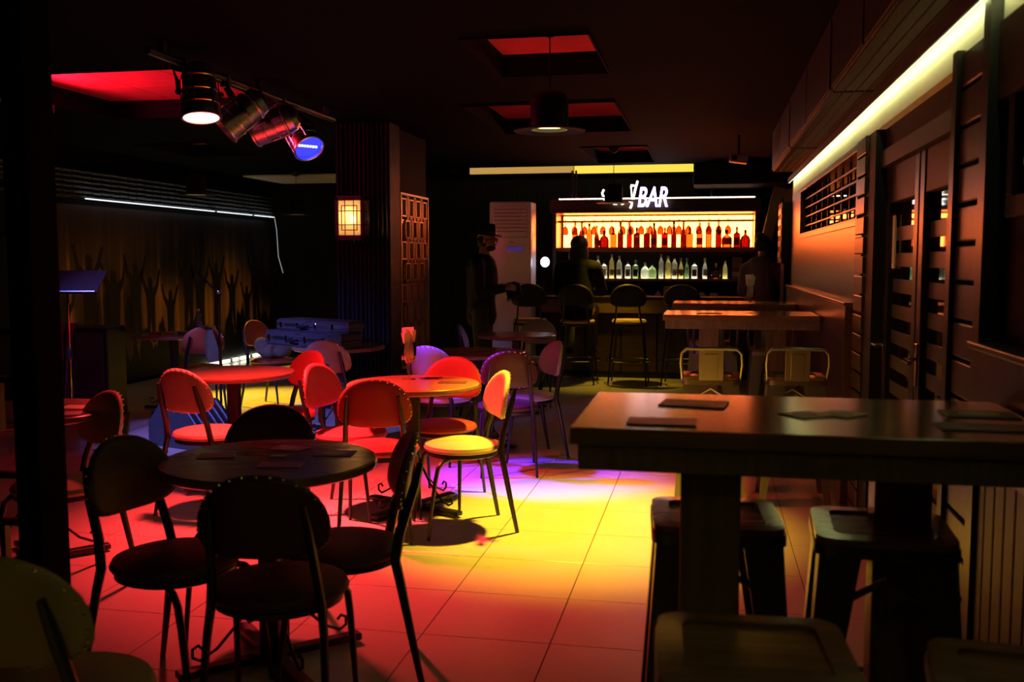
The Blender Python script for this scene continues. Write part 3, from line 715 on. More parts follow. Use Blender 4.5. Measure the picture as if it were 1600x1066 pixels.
# small things on the counter
def small(name, label, cat, px, parts, y=13.0, z=.93):
    t = thing(name, label, cat, (bxx(px), y, z))
    for nm, m, f in parts:
        bm = B(); f(bm); obj(nm, bm, m, t)
small('clay_figure', 'small house-shaped ornament on the back counter', 'ornament', 1033, [('body', 'card_tan', lambda b: prism(b, [(-.035, 0), (.035, 0), (.035, .07), (0, .115), (-.035, .07)], .05, Matrix.Rotation(PI / 2, 4, 'X'))), ('door', 'card_dark', lambda b: mbox(b, (0, -.051, .025), (.02, .002, .04)))])
small('carton', 'square pale carton with a dark slot on the back counter', 'box', 1053, [('box', 'card_tan', lambda b: mbox(b, (0, 0, .085), (.19, .1, .17), None, .003)), ('slot', 'matt_black', lambda b: mbox(b, (0, -.051, .14), (.09, .002, .015)))])
small('desk_clock', 'small round clock standing on the back counter', 'clock', 1100, [('case', 'grey_plastic', lambda b: lathe(b, [(0, 0), (.045, 0), (.05, .01), (.05, .03), (0, .03)], 20, Matrix.Translation((0, 0, .055)) @ Matrix.Rotation(PI / 2, 4, 'X'))), ('dial', 'paper', lambda b: lathe(b, [(0, .031), (.04, .031), (.04, .0315), (0, .0315)], 20, Matrix.Translation((0, 0, .055)) @ Matrix.Rotation(PI / 2, 4, 'X'))), ('foot', 'grey_plastic', lambda b: mbox(b, (0, -.012, .004), (.06, .04, .008)))])
small('card_stand', 'small white card stand on the back counter', 'stand', 1118, [('card', 'paper', lambda b: mbox(b, (0, 0, .045), (.10, .004, .085), Euler((R(-12), 0, 0)))), ('foot', 'grey_plastic', lambda b: mbox(b, (0, .01, .005), (.10, .06, .01)))])
small('serving_tray', 'round dark tray with shiny rim left of the middle bar stool', 'tray', 940, [('dish', 'gun_metal', lambda b: lathe(b, [(0, 0), (.11, 0), (.14, .03), (.143, .03), (.112, -.0), (0, .004)], 28)), ('cup', 'card_red', lambda b: lathe(b, [(0, .004), (.03, .004), (.036, .07), (.033, .07), (.028, .008), (0, .008)], 16))], 12.15, 1.0)

# cove band above the bar, its LED wash put in as glowing bars
bm = B(); bx(bm, bxx(892), -.20, 13.55, 13.60, 2.64, 2.76); tag(obj('cove_wash', bm, 'cove_wash_yellow'), 'bright yellow light wash built as a glowing band above the sign', 'cove wash', 'light washes in the cove over the bar')
bm = B(); bx(bm, bxx(722) - .05, bxx(890), 13.55, 13.60, 2.655, 2.76); tag(obj('cove_wash', bm, 'cove_wash_dim'), 'dimmer orange light wash built as a glowing band above the white air conditioner', 'cove wash', 'light washes in the cove over the bar')
bm = B(); bx(bm, bxx(1086), 1.25, 12.2, 13.9, 2.36, CZ, .01); struct(obj('trim_5', bm, 'matt_black'), 'black boxed beam above the right end of the bar')
bm = B(); bx(bm, -6.3, -4.9, 12.6, 13.9, CZ - .03, CZ - .01); struct(obj('trim_6', bm, 'cream_band'), 'pale ceiling panel near the mural corner')

# sign
sg = thing('bar_sign', 'illuminated BAR sign with white script above the back bar', 'sign', (0, 0, 0))
me = text_mesh('BAR', .36, .22, .003, .01); hb = text_mesh('BAR', .36, .22, .012, .004)
for nm, m_, mt, y in (('halo', hb, 'sign_halo', 12.845), ('letters', me, 'sign_bar', 12.825)):
    m_.materials.clear(); m_.materials.append(MT[mt]); o = bpy.data.objects.new(nm, m_); C.objects.link(o); o.parent = sg
    xs_ = [v.co.x for v in m_.vertices]; wdt = max(xs_) - min(xs_)
    o.rotation_euler = (PI / 2, 0, 0); o.scale = ((bxx(1047) - bxx(1002)) / wdt * (1.05 if nm == 'halo' else 1), 1, 1)
    o.location = (bxx(1002) - min(xs_) * o.scale[0] - (.01 if nm == 'halo' else 0), y, 2.135)
def stroke(pts, r):
    bm = B(); tube(bm, [(bxx(a), 12.82, 1.44 + (407 - b_) / 1525 * 12.70) for a, b_ in pts], r * .72, 8); o = obj('script_stroke', bm, 'sign_white', sg); return o
k_ = 1.0
stroke([(952, 299), (949, 297), (947, 302), (948, 306), (951, 307), (953, 303), (954, 298)], .016)
stroke([(957, 301), (954, 307), (950, 313)], .017); stroke([(957, 306), (957, 311)], .008)
stroke([(964, 318.5), (970, 318.5)], .018); stroke([(974, 317), (978, 319), (982, 317)], .018); stroke([(988, 317), (993, 317.5), (992, 322), (990, 326)], .017)
stroke([(1001, 284), (998, 296), (994, 312)], .018); stroke([(991, 291), (996, 291)], .018); stroke([(991, 291), (992, 302), (993, 312)], .010)
stroke([(964, 318), (975, 318), (984, 318)], .004)

# bar stools
def bar_chair():
    t = thing('bar_chair', 'x', 'stool')
    bm = B(); lathe(bm, [(0, .70), (.18, .70), (.2, .71), (.205, .73), (.19, .755), (0, .765)], 28); obj('seat', bm, 'seat_amber', t)
    bm = B(); lathe(bm, [(0, .675), (.195, .675), (.2, .68), (.2, .702), (0, .702)], 28); obj('seat_frame', bm, 'black_metal', t)
    bm = B(); pad(bm, .21, .27, .05, .9, .90, -.20, .10); obj('backrest', bm, 'seat_black', t, smooth=60)
    for s in (-1, 1):
        bm = B(); tube(bm, [(s * .22, -.22, 0), (s * .17, -.17, .68), (s * .14, -.18, .78), (s * .125, -.215, 1.0)], [.010, .012, .012, .010], 8); obj('rear_leg', bm, 'black_metal', t)
        bm = B(); tube(bm, [(s * .22, .22, 0), (s * .15, .15, .68)], [.010, .012], 8); obj('front_leg', bm, 'black_metal', t)
    bm = B(); rr = .27; tube(bm, [(rr * math.cos(2 * PI * k / 24), rr * math.sin(2 * PI * k / 24), .28) for k in range(25)], .009, 6); obj('foot_ring', bm, 'chrome', t)
    return t
p_ = (bar_chair(), [])
for x, y, rz, lb in ((-2.06, 11.38, 8, 'bar stool in front of the white air conditioner'), (-1.49, 11.38, 0, 'bar stool under the seated person at the bar'), (-.89, 11.42, 0, 'bar stool with a rounded back in the middle of the bar'), (-.27, 11.42, -4, 'bar stool partly hidden by the farthest high table')):
    place(*p_, (x, y, 0), rz, lb, 'bar stools along the counter')

# ------------------------------------------------------------------ air conditioner
ac = thing('air_conditioner', 'tall white floor-standing air conditioner beside the bar', 'air conditioner', (-2.36, 11.86, 0))
bm = B(); mbox(bm, (0, 0, 1.075), (.52, .36, 2.15), None, .025, 3); obj('body', bm, 'white_plastic', ac)
bm = B(); mbox(bm, (0, -.183, 1.92), (.42, .012, .34), None, .005); lg = obj('louvre_panel', bm, 'white_plastic', ac)
for k in range(7):
    bm = B(); mbox(bm, (0, -.192, 1.79 + k * .044), (.39, .010, .008), None, .002); obj('louvre', bm, 'grey_plastic', lg)
bm = B(); mbox(bm, (.06, -.182, 1.58), (.20, .006, .045), None, .002); obj('display', bm, 'display', ac)
bm = B(); mbox(bm, (.02, -.182, 1.66), (.05, .004, .008)); obj('badge', bm, 'grey_plastic', ac)
for zz, w_ in ((1.72, .44), (1.16, .46), (.30, .46)):
    bm = B(); mbox(bm, (0, -.181, zz), (w_, .003, .006)); obj('seam', bm, 'grey_plastic', ac)
bm = B(); mbox(bm, (0, -.181, .16), (.42, .01, .20), None, .004); obj('intake_grille', bm, 'grey_plastic', ac)

# ------------------------------------------------------------------ pillar, lantern, lattice mirror
pl = struct(thing('wall_pillar', 'x', 'x')); del pl['category']; pl['label'] = 'dark ribbed pillar carrying the lantern'
bm = B(); bx(bm, -3.18, -2.69, 8.1, 8.38, 0, CZ); obj('shaft', bm, 'rattan', pl)
bm = B(); bx(bm, -3.12, -2.75, 8.38, 9.4, 0, CZ); obj('wing', bm, 'black_wall', pl)
x = -3.17
while x < -2.71:
    bm = B(); bx(bm, x, x + .02, 8.085, 8.1, 0, CZ); obj('rib', bm, 'rattan', pl); x += .04
ls = thing('lattice_screen', 'tall brass-coloured lattice of interlocking rectangles over dark mirror', 'screen', (-2.75, 8.88, 0))
bm = B(); bx(bm, 0, .012, -.44, .44, .45, 2.05); obj('mirror', bm, 'mirror_dark', ls)
for a in ((-.44, .44, 2.03, 2.05), (-.44, .44, .45, .475), (-.44, -.42, .475, 2.03), (.42, .44, .475, 2.03)):
    bm = B(); bx(bm, .012, .05, *a, .002); obj('frame_bar', bm, 'gold_frame', ls)
ring_me = None
def lat_ring(y, z, wy, hz):
    bm = B()
    for a in ((y - wy / 2, y + wy / 2, z - hz / 2, z - hz / 2 + .012), (y - wy / 2, y + wy / 2, z + hz / 2 - .012, z + hz / 2), (y - wy / 2, y - wy / 2 + .012, z - hz / 2, z + hz / 2), (y + wy / 2 - .012, y + wy / 2, z - hz / 2, z + hz / 2)):
        bx(bm, .02, .045, *a)
    obj('lattice_ring', bm, 'gold_frame', ls, smooth=0)
rows = 8
for r_ in range(rows):
    zc = 2.03 - .11 - r_ * .195
    for c_ in range(4):
        yc = -.33 + c_ * .22 + (.11 if r_ % 2 else 0)
        if yc > .36: continue
        lat_ring(yc, zc, .13, .165)
        if yc + .11 < .38: lat_ring(yc + .11, zc + .01, .055, .235)
ln = thing('wall_lantern', 'square paper lantern with wooden fretwork on the dark pillar', 'lantern', (-2.99, 8.085, 1.80))
W, H_, D = .113, .175, .09
def lp(name, m, *a): 
    bm = B(); bx(bm, *a, .002); return obj(name, bm, m, ln)
for sx in (-1, 1):
    for yy in (-.012, -2 * D + .012):
        lp('corner_post', 'clad_wood', sx * W - .014, sx * W + .014, yy - .012, yy + .012, -H_, H_)
for zz in (-H_, H_ - .028):
    lp('frame_rail', 'clad_wood', -W, W, -2 * D, -2 * D + .024, zz, zz + .028)
    for sx in (-1, 1): lp('frame_rail', 'clad_wood', sx * W - .012, sx * W + .012, -2 * D, 0, zz, zz + .028)
lp('top_board', 'clad_wood', -W, W, -2 * D, 0, H_, H_ + .012); lp('bottom_board', 'clad_wood', -W, W, -2 * D, 0, -H_ - .01, -H_)
yf = -2 * D + .004
for a in ((-.042, -.036, -H_, H_), (.036, .042, -H_, H_), (-W, W, .055, .062), (-W, W, -.062, -.055)):
    lp('fret_bar', 'dark_wood', a[0], a[1], yf - .006, yf + .004, a[2], a[3])
for a in ((-.072, .072, .10, .107), (-.072, .072, -.107, -.10), (-.072, -.065, -.107, .107), (.065, .072, -.107, .107)):
    lp('fret_bar', 'dark_wood', a[0], a[1], yf - .006, yf + .004, a[2], a[3])
lp('paper_pane', 'paper_shade', -W, W, yf + .008, yf + .010, -H_, H_)
for sx in (-1, 1):
    lp('paper_pane', 'paper_shade', sx * (W - .004) - .001, sx * (W - .004) + .001, -2 * D + .02, -.01, -H_, H_)
    for zz in (.058, -.058): lp('fret_bar', 'dark_wood', sx * W - .004, sx * W + .004, -2 * D, 0, zz - .003, zz + .003)
bm = B(); ball(bm, (0, -D, -.01), .026, (1, 1, 1.3)); obj('bulb', bm, 'bulb', ln)
l = bpy.data.lights.new('lantern_light', 'POINT'); l.energy = 1.5; l.color = (1, .6, .3); l.shadow_soft_size = .03
o = bpy.data.objects.new('lantern_light', l); C.objects.link(o); o.location = (-2.99, 7.98, 1.83)

# ------------------------------------------------------------------ foreground pillar and lattice divider at the left
bm = B(); bx(bm, -2.335, -2.245, 2.92, 3.08, 0, CZ, .01); o = struct(obj('wall_post', bm, 'ceiling_black'), 'black post at the left edge of the picture')
dv = thing('lattice_divider', 'dark wooden lattice divider at the left edge behind the post', 'screen', (-2.57, 3.0, 0))
def dvp(*a):
    bm = B(); bx(bm, a[0], a[1], -.015, .015, a[2], a[3], .002); obj('lattice_bar', bm, 'dark_wood', dv)
dvp(-.35, .25, 0, .04); dvp(-.35, .25, 2.0, 2.04)
for k, xx in enumerate((-.33, -.16, .02, .2)): dvp(xx, xx + .022, .04, 2.0)
for r_ in range(11):
    zz = .16 + r_ * .17
    for k, xx in enumerate((-.31, -.138, .042)):
        if (r_ + k) % 3: dvp(xx, xx + (.15 if k < 2 else .158), zz, zz + .022)
        else: dvp(xx + .07, xx + .09, zz - .0, zz + .17)

# ------------------------------------------------------------------ pendant lamps
def make_pendant(drop):
    t = thing('pendant_lamp', 'x', 'lamp')
    return t
def pendant(x, y, zb, label, watts, half=25, ztop=CZ + .13, r=.105, target=None):
    t = thing('pendant_lamp', label, 'lamp', (x, y, zb), 0, 'hat-shaped pendant lamps')
    bm = B(); lathe(bm, [(0, ztop - zb), (.062, ztop - zb), (.066, ztop - zb - .02), (.05, ztop - zb - .055), (.02, ztop - zb - .075), (0, ztop - zb - .078)], 20); obj('ceiling_cap', bm, 'matt_black', t)
    bm = B(); tube(bm, [(0, 0, ztop - zb - .07), (0, 0, .2)], .004, 6); obj('cable', bm, 'matt_black', t)
    bm = B(); lathe(bm, [(.012, .215), (.06, .21), (r - .012, .19), (r, .165), (r, .008), (r * 1.9, -.004), (r * 1.92, -.008), (r * 1.9, -.012), (r - .004, -.004), (r - .005, .16), (r - .02, .18), (.012, .19)], 36); obj('shade', bm, 'matt_black', t)
    bm = B(); lathe(bm, [(0, .02), (r - .008, .02), (r - .008, .016), (0, .016)], 28); obj('lens', bm, 'lens_warm', t)
    s = spot('pendant_light', t, (x, y, zb - .012), target or (x, y, 0), watts, (1, .62, .03), half, .85, .05)
    return t
pendant(-.88, 5.47, 2.17, 'black hat-shaped pendant lamp glowing above the yellow floor pool', 640, 32, target=(-.72, 5.26, 0))
pendant(-.95, .55, 2.19, 'unseen pendant lamp added above the viewer to light the near tables', 16, 42)  # out-of-view lamp added to warm the near chair and stools
pendant(-1.08, 11.38, 2.11, 'black hat-shaped pendant lamp hanging in front of the bar sign', 85, 30)
pendant(-5.35, 9.62, 2.14, 'black hat-shaped pendant lamp left, above the bottle table', 620, 26, target=(-4.55, 9.45, 0))
pendant(-5.35, 12.2, 2.05, 'small far pendant lamp near the mural corner', 120, 30, ztop=CZ)

# ------------------------------------------------------------------ stage spotlights on their rail
rg = thing('lighting_rail', 'dark metal rail carrying the stage spotlights below the red coffer', 'rail', (0, 0, 0))
bm = B(); tube(bm, [(-2.9, 4.75, 2.54), (-2.9, 7.35, 2.54)], .022, 10); obj('pipe', bm, 'gun_metal', rg)
for yy in (4.9, 6.05, 7.2):
    bm = B(); bx(bm, -2.915, -2.885, yy - .02, yy + .02, 2.55, CZ, .003); obj('hanger', bm, 'black_metal', rg)
bm = B(); tube(bm, [(-2.9, 4.8, 2.56), (-2.87, 5.2, 2.50), (-2.9, 5.6, 2.57), (-2.86, 6.2, 2.50), (-2.9, 6.9, 2.56)], .006, 6); obj('power_cable', bm, 'rubber', rg)
def par_can(loc, aim, label, lens, watts=0, col=(1, 1, 1), half=30, blend=1.0, dots=None, aim2=None):
    d = Vector(aim).normalized(); L = Vector(loc)
    t = thing('stage_spotlight', label, 'spotlight', loc, 0, 'stage spotlights on the rail')
    M = d.to_track_quat('Z', 'Y').to_matrix().to_4x4()
    r = .105
    prof = [(0, -.17), (.05, -.168), (.085, -.14), (.092, -.10), (.098, -.095), (.098, -.085), (.094, -.08), (.096, -.02), (.101, -.016), (.101, -.006), (.097, -.002), (.100, .05), (.106, .054), (.106, .066), (.102, .07), (.105, .125), (.111, .13), (.111, .142), (.105, .145), (.098, .142), (.095, .10), (0, .10)]
    bm = B(); lathe(bm, prof, 32, M); can = obj('housing', bm, 'aluminium', t)
    bm = B(); lathe(bm, [(0, .108), (.094, .108), (.094, .112), (0, .112)], 28, M); obj('lens', bm, lens or 'glass_dark', t)
    for k in range(6):
        a = k * PI / 3; bm = B(); mbox(bm, (.1035 * math.cos(a), .1035 * math.sin(a), .02), (.008, .012, .18)); bmesh.ops.transform(bm, matrix=M, verts=bm.verts); obj('cooling_fin', bm, 'aluminium', can)
    if dots:
        for k in range(7):
            bm = B(); ball(bm, (-.066 + .022 * k, 0, .114), .009, u=8, v=6, M=M); obj('led_dot', bm, dots, t)
    # yoke: strap from each side of the can up to the pipe clamp
    side = Vector((0, 0, 1)).cross(d); side = side.normalized() if side.length > .05 else Vector((1, 0, 0))
    topp = Vector((-2.9 if L.x > -3.5 else L.x - .1, L.y, 2.54)) - L
    bm = B(); mid = topp - Vector((0, 0, .04))
    a_, b_ = side * .115, side * -.115
    tube(bm, [a_, a_ + (mid - a_) * .55 + side * .02, mid + side * .05, mid - side * .05, b_ + (mid - b_) * .55 - side * .02, b_], .011, 6, flat=.4); obj('yoke', bm, 'gun_metal', t)
    bm = B(); mbox(bm, topp - Vector((0, 0, .01)), (.06, .04, .075), None, .006); obj('clamp', bm, 'gun_metal', t)
    for s_ in (a_, b_):
        bm = B(); ball(bm, s_, .018, u=10, v=6); obj('knob', bm, 'matt_black', t)
    if watts:
        p = L + d * .16
        spot('stage_light', t, p, p + Vector(aim2 or aim), watts, col, half, blend, .08)
    return t
par_can((-2.80, 5.10, 2.37), (.10, -.12, -.8), 'red spotlight shining straight down, nearest of the row', 'lens_red', 780, (1, .035, .04), 46, 1.0, None, (.38, -.02, -1.0))
par_can((-2.80, 5.60, 2.33), (-.55, -.35, -.55), 'silver spotlight tilted away, second of the row', None)
par_can((-2.80, 6.05, 2.33), (-.75, -.1, -.25), 'silver spotlight lying almost level, third of the row', None)
par_can((-2.76, 6.40, 2.30), (.50, -.35, -.62), 'blue spotlight with glowing LEDs, last of the row', 'lens_blue', 1000, (.12, .03, 1), 15, .6, 'led_dot_blue', (1.50, -.03, -2.2))
par_can((-4.62, 4.85, 2.40), (.75, 2.35, -1.85), 'blue spotlight at the far left, hidden behind the black post', 'lens_blue', 520, (.2, .2, 1), 24, .8, 'led_dot_blue')
spot('stage_light', None, (-2.79, 5.08, 2.20), (-1.80, 5.15, 0), 330, (1, .16, .2), 17, 1.0, .06)
# red uplight in the coffer and its bracket on the coffer side
ub = thing('coffer_uplight', 'red-lit bracket lamp on the side of the red ceiling coffer', 'lamp', (-4.80, 6.15, 2.53))
bm = B(); mbox(bm, (0, .1, .03), (.05, .62, .06), None, .006); obj('bar', bm, 'aluminium', ub)
for yy in (-.1, .12, .32):
    bm = B(); tube(bm, [(0, yy, .03), (.03, yy, .09), (.0, yy, .14)], .008, 6); obj('bracket', bm, 'aluminium', ub)
bm = B(); lathe(bm, [(0, -.13), (.03, -.12), (.045, -.08), (.03, -.03), (.035, 0), (0, 0)], 14, Matrix.Translation((.02, .0, .0))); obj('clamp_hook', bm, 'chrome', ub)
bm = B(); lathe(bm, [(0, -.05), (.02, -.045), (.025, -.02), (.02, 0), (0, 0)], 12, Matrix.Translation((.02, .18, .0))); obj('wing_nut', bm, 'chrome', ub)
bm = B(); lathe(bm, [(0, 0), (.035, 0), (.045, .03), (.05, .09), (.046, .09), (.03, .02), (0, .015)], 18, Matrix.Translation((.09, .02, -.20)) @ Matrix.Rotation(R(28), 4, 'Y')); obj('lamp_head', bm, 'aluminium', ub)
bm = B(); tube(bm, [(.02, .02, -.02), (.06, .02, -.12), (.085, .02, -.19)], .008, 6); obj('lamp_arm', bm, 'aluminium', ub)
spot('coffer_light', None, (-4.66, 6.17, 2.415), (-3.95, 6.6, 2.75), 80, (1, .05, .14), 62, .5, .05)

# ------------------------------------------------------------------ stage gear
ms = thing('music_stand', 'black music stand lit blue at the left', 'music stand', (-4.72, 6.55, 0), 15)
bm = B(); tube(bm, [(0, 0, .25), (0, 0, .75)], .014, 10); obj('lower_pole', bm, 'chrome', ms)
bm = B(); tube(bm, [(0, 0, .72), (0, 0, 1.22)], .010, 10); obj('upper_pole', bm, 'chrome', ms)
bm = B(); lathe(bm, [(0, .70), (.022, .70), (.022, .77), (0, .77)], 12); obj('collar', bm, 'matt_black', ms)
bm = B(); mbox(bm, (0, .02, 1.28), (.50, .012, .30), Euler((R(-58), 0, 0)), .003); dk = obj('desk', bm, 'black_metal', ms)
bm = B(); mbox(bm, (0, -.12, 1.205), (.50, .05, .012), Euler((R(-20), 0, 0)), .002); obj('lip', bm, 'black_metal', dk)
for k in range(3):
    a = k * 2 * PI / 3 + .4; bm = B(); tube(bm, [(0, 0, .28), (.16 * math.cos(a), .16 * math.sin(a), .14), (.28 * math.cos(a), .28 * math.sin(a), .012)], .008, 6); obj('leg', bm, 'black_metal', ms)
mc = thing('microphone_stand', 'thin microphone stand with boom in front of the mural', 'microphone stand', (-4.25, 7.98, 0))
bm = B(); tube(bm, [(0, 0, .03), (0, 0, .65)], .012, 8); obj('lower_pole', bm, 'chrome', mc)
bm = B(); tube(bm, [(0, 0, .62), (0, 0, 1.16)], .009, 8); obj('upper_pole', bm, 'chrome', mc)
bm = B(); lathe(bm, [(0, 0), (.13, 0), (.13, .012), (.02, .03), (0, .03)], 20); obj('base', bm, 'matt_black', mc)
bm = B(); tube(bm, [(.03, 0, 1.14), (-.05, 0, 1.19), (-.22, .05, 1.34)], .008, 6); obj('boom', bm, 'matt_black', mc)
bm = B(); ball(bm, (0, 0, 1.165), .022); obj('clutch', bm, 'chrome', mc)
wd = thing('stage_monitor', 'wedge-shaped black stage monitor lit blue on one side', 'speaker', (-3.92, 6.95, 0), 0)
bm = B(); prism(bm, [(-.30, 0), (.30, 0), (.30, .06), (.02, .34), (-.16, .34), (-.30, .18)], .42, Matrix.Rotation(PI / 2, 4, 'X') @ Matrix.Translation((0, 0, -.21))); obj('cabinet', bm, 'case_black', wd)
bm = B(); mbox(bm, (.165, 0, .205), (.37, .38, .012), Euler((0, R(45), 0)), .004); gr = obj('grille', bm, 'gun_metal', wd)
for k in range(6):
    bm = B(); mbox(bm, (.172, -.16 + k * .064, .212), (.35, .006, .008), Euler((0, R(45), 0))); obj('grille_bar', bm, 'steel', gr)
bm = B(); tube(bm, [(-.20, -.20, .02), (-.24, -.32, .01), (-.1, -.40, .008), (.1, -.36, .008)], .007, 6); obj('cable', bm, 'rubber', wd)
wd.rotation_euler = (0, 0, R(-20))
# speaker box behind with pink cloth
sb = thing('speaker_cabinet', 'tall black speaker cabinet in front of the mural', 'speaker', (-5.50, 7.95, 0), 10)
bm = B(); mbox(bm, (0, 0, .42), (.46, .42, .84), None, .02); obj('cabinet', bm, 'matt_black', sb)
bm = B(); mbox(bm, (0, -.213, .44), (.40, .01, .72), None, .004); obj('grille', bm, 'case_black', sb)
def drape(name, mat, label, cat, loc, rz, wd_, h, top_dep, folds, seed):
    t = bpy.data.objects.new(name, None)
    rnd = random.Random(seed); bm = B(); nu, nv = 26, 16; g = []
    for i in range(nu + 1):
        u = i / nu; col = []
        for j in range(nv + 1):
            v = j / nv
            amp = .012 + .045 * v
            xx = (u - .5) * wd_ * (1 - .25 * v + .15 * math.sin(3 * v))
            if v < .2: yy = top_dep * (1 - v / .2); zz = h - .002 * j
            else: yy = -.01 - amp * (1 + math.sin(u * folds * 2 * PI + v * 1.5)) ; zz = h - (v - .2) / .8 * h * (.92 + .06 * math.sin(u * 7))
            col.append(bm.verts.new((xx, yy, zz)))
        g.append(col)
    for i in range(nu):
        for j in range(nv): bm.faces.new((g[i][j], g[i + 1][j], g[i + 1][j + 1], g[i][j + 1]))
    bmesh.ops.solidify(bm, geom=bm.faces[:], thickness=.006)
    o = obj(name, bm, mat, None, loc, smooth=80); o.rotation_euler = (0, 0, R(rz)); return tag(o, label, cat)
drape('draped_cloth', 'cloth_pink', 'pinkish cloth hanging down the black speaker cabinet', 'cloth', (-5.62, 7.73, .02), 10, .24, .86, .10, 3, 3)
# jacket over chair back, clothes pile, bottle, clutter
drape('draped_jacket', 'cloth_olive', 'olive jacket hung over the orange chair back', 'jacket', (-4.44, 8.05, .52), 130, .30, .34, .05, 3, 5)
def lump(name, mat, label, cat, loc, items):
    bm = B()
    for c, r, s in items: ball(bm, c, r, s, 16, 10)
    for v in bm.verts: v.co += Vector((math.sin(v.co.y * 31 + v.co.z * 17), math.sin(v.co.z * 29), math.sin(v.co.x * 37))) * .010
    o = obj(name, bm, mat, None, loc, smooth=80); return tag(o, label, cat)
lump('clothes_pile', 'cloth_olive', 'bundle of olive clothes heaped on the chair by the instrument cases', 'clothes', (-4.20, 8.96, .485), [((0, 0, .07), .16, (1.1, .9, .5)), ((.1, .05, .13), .11, (1, 1, .7)), ((-.08, -.05, .12), .09, (1, .8, .9))])
wbt = thing('water_bottle', 'clear plastic water bottle on the table before the mural', 'bottle', (-4.83, 8.66, .74))
bm = B(); lathe(bm, [(0, 0), (.03, 0), (.033, .01), (.033, .13), (.030, .15), (.013, .20), (.013, .215), (0, .215)], 18); obj('body', bm, 'pet', wbt)
bm = B(); lathe(bm, [(.0335, .06), (.0335, .11)], 18); obj('label', bm, 'water_label', wbt)
bm = B(); lathe(bm, [(0, .21), (.015, .21), (.015, .232), (0, .232)], 12); obj('cap', bm, 'paper', wbt)
for x_, y_, m, lb in ((-5.12, 8.40, 'card_red', 'small red packet at the left of the bottle table'), (-5.02, 8.46, 'paper', 'crumpled white packet in the middle of the bottle table'), (-4.90, 8.50, 'grey_plastic', 'grey box lying beside the water bottle')):
    t = thing('packet', lb, 'packet', (x_, y_, .741), random.uniform(0, 90), 'small packets on the bottle table')
    bm = B(); mbox(bm, (0, 0, .012), (.09, .06, .024), None, .004); obj('pack', bm, m, t); bm = B(); mbox(bm, (0, 0, .0245), (.05, .03, .001)); obj('print', bm, 'water_label', t)
# instrument cases on a table
def inst_case(loc, rz, L_, Wd, Hh, label):
    t = thing('instrument_case', label, 'case', loc, rz, 'stacked instrument cases')
    out = [(-L_ / 2, -Wd * .40), (-L_ / 2 + .06, -Wd / 2), (-.08, -Wd / 2), (-.02, -Wd * .46), (.06, -Wd / 2), (L_ / 2 - .1, -Wd / 2), (L_ / 2, -Wd * .30), (L_ / 2, Wd * .30), (L_ / 2 - .1, Wd / 2), (-L_ / 2 + .06, Wd / 2), (-L_ / 2, Wd * .40)]
    def sh(z0, z1, k, nm, m, par=t):
        bm = B(); prism(bm, [(x * k, y * k) for x, y in out], z1 - z0, Matrix.Translation((0, 0, z0)))
        es = [e for e in bm.edges if abs(e.verts[0].co.z - e.verts[1].co.z) < 1e-4]
        bmesh.ops.bevel(bm, geom=es, offset=.012, segments=2, affect='EDGES'); return obj(nm, bm, m, par)
    sh(0, Hh * .5, 1, 'lower_shell', 'case_black'); sh(Hh * .53, Hh, 1, 'lid', 'case_black')
    for z in (Hh * .40, Hh * .50, Hh * .60):
        bm = B(); prism(bm, [(x * 1.004, y * 1.008) for x, y in out], .006, Matrix.Translation((0, 0, z))); obj('trim_line', bm, 'aluminium', t)
    for xx in (-L_ * .38, -L_ * .14, L_ * .12, L_ * .36):
        bm = B(); mbox(bm, (xx, -Wd / 2 - .006, Hh * .5), (.022, .014, Hh * .5), None, .003); obj('latch', bm, 'chrome', t)
    bm = B(); tube(bm, [(-.10, -Wd / 2, Hh * .45), (-.09, -Wd / 2 - .035, Hh * .42), (.0, -Wd / 2 - .04, Hh * .42), (.01, -Wd / 2, Hh * .45)], .009, 8); obj('handle', bm, 'matt_black', t)
    return t
inst_case((-3.16, 7.52, .742), -28, .92, .36, .12, 'lower wide black instrument case with silver trim')
inst_case((-3.12, 7.56, .864), -26, .84, .28, .09, 'upper slim black instrument case lying on the wide one')
# small floor amp with red pilot light
am = thing('guitar_amplifier', 'small dark amplifier with a red pilot light by the instrument cases', 'amplifier', (-3.62, 9.0, 0), -10)
bm = B(); mbox(bm, (0, 0, .36), (.44, .26, .72), None, .015); obj('cabinet', bm, 'matt_black', am)
bm = B(); mbox(bm, (0, -.133, .30), (.38, .008, .5), None, .003); obj('grille', bm, 'case_black', am)
bm = B(); ball(bm, (.08, -.135, .64), .012, u=8, v=6); obj('pilot_light', bm, 'dot_red', am)

# projector on ceiling and small ceiling speaker
pj = thing('ceiling_projector', 'small pale projector hanging near the ceiling by the bar', 'projector', (.27, 9.6, 2.40))
bm = B(); mbox(bm, (0, 0, 0), (.17, .14, .08), Euler((0, R(8), 0)), .012); obj('body', bm, 'grey_plastic', pj)
bm = B(); tube(bm, [(0, 0, .03), (0, 0, CZ - 2.40)], .012, 8); obj('mount', bm, 'matt_black', pj)
bm = B(); lathe(bm, [(0, 0), (.022, 0), (.025, .02), (0, .02)], 14, Matrix.Translation((-.04, -.07, 0)) @ Matrix.Rotation(PI / 2, 4, 'X')); obj('lens', bm, 'glass_dark', pj)
# round table lamp on bar end
dl = thing('round_lamp', 'small round white glowing lamp at the seated person’s shoulder', 'lamp', (-2.0, 11.95, 1.0))
bm = B(); lathe(bm, [(0, 0), (.06, 0), (.06, .012), (.01, .02), (0, .02)], 18); obj('base', bm, 'matt_black', dl)
bm = B(); tube(bm, [(0, 0, .015), (.02, 0, .25), (.03, -.01, .37)], .005, 6); obj('stem', bm, 'chrome', dl)
bm = B(); ball(bm, (.03, -.02, .42), .062, (.9, .5, 1)); obj('globe', bm, 'ring_white', dl)
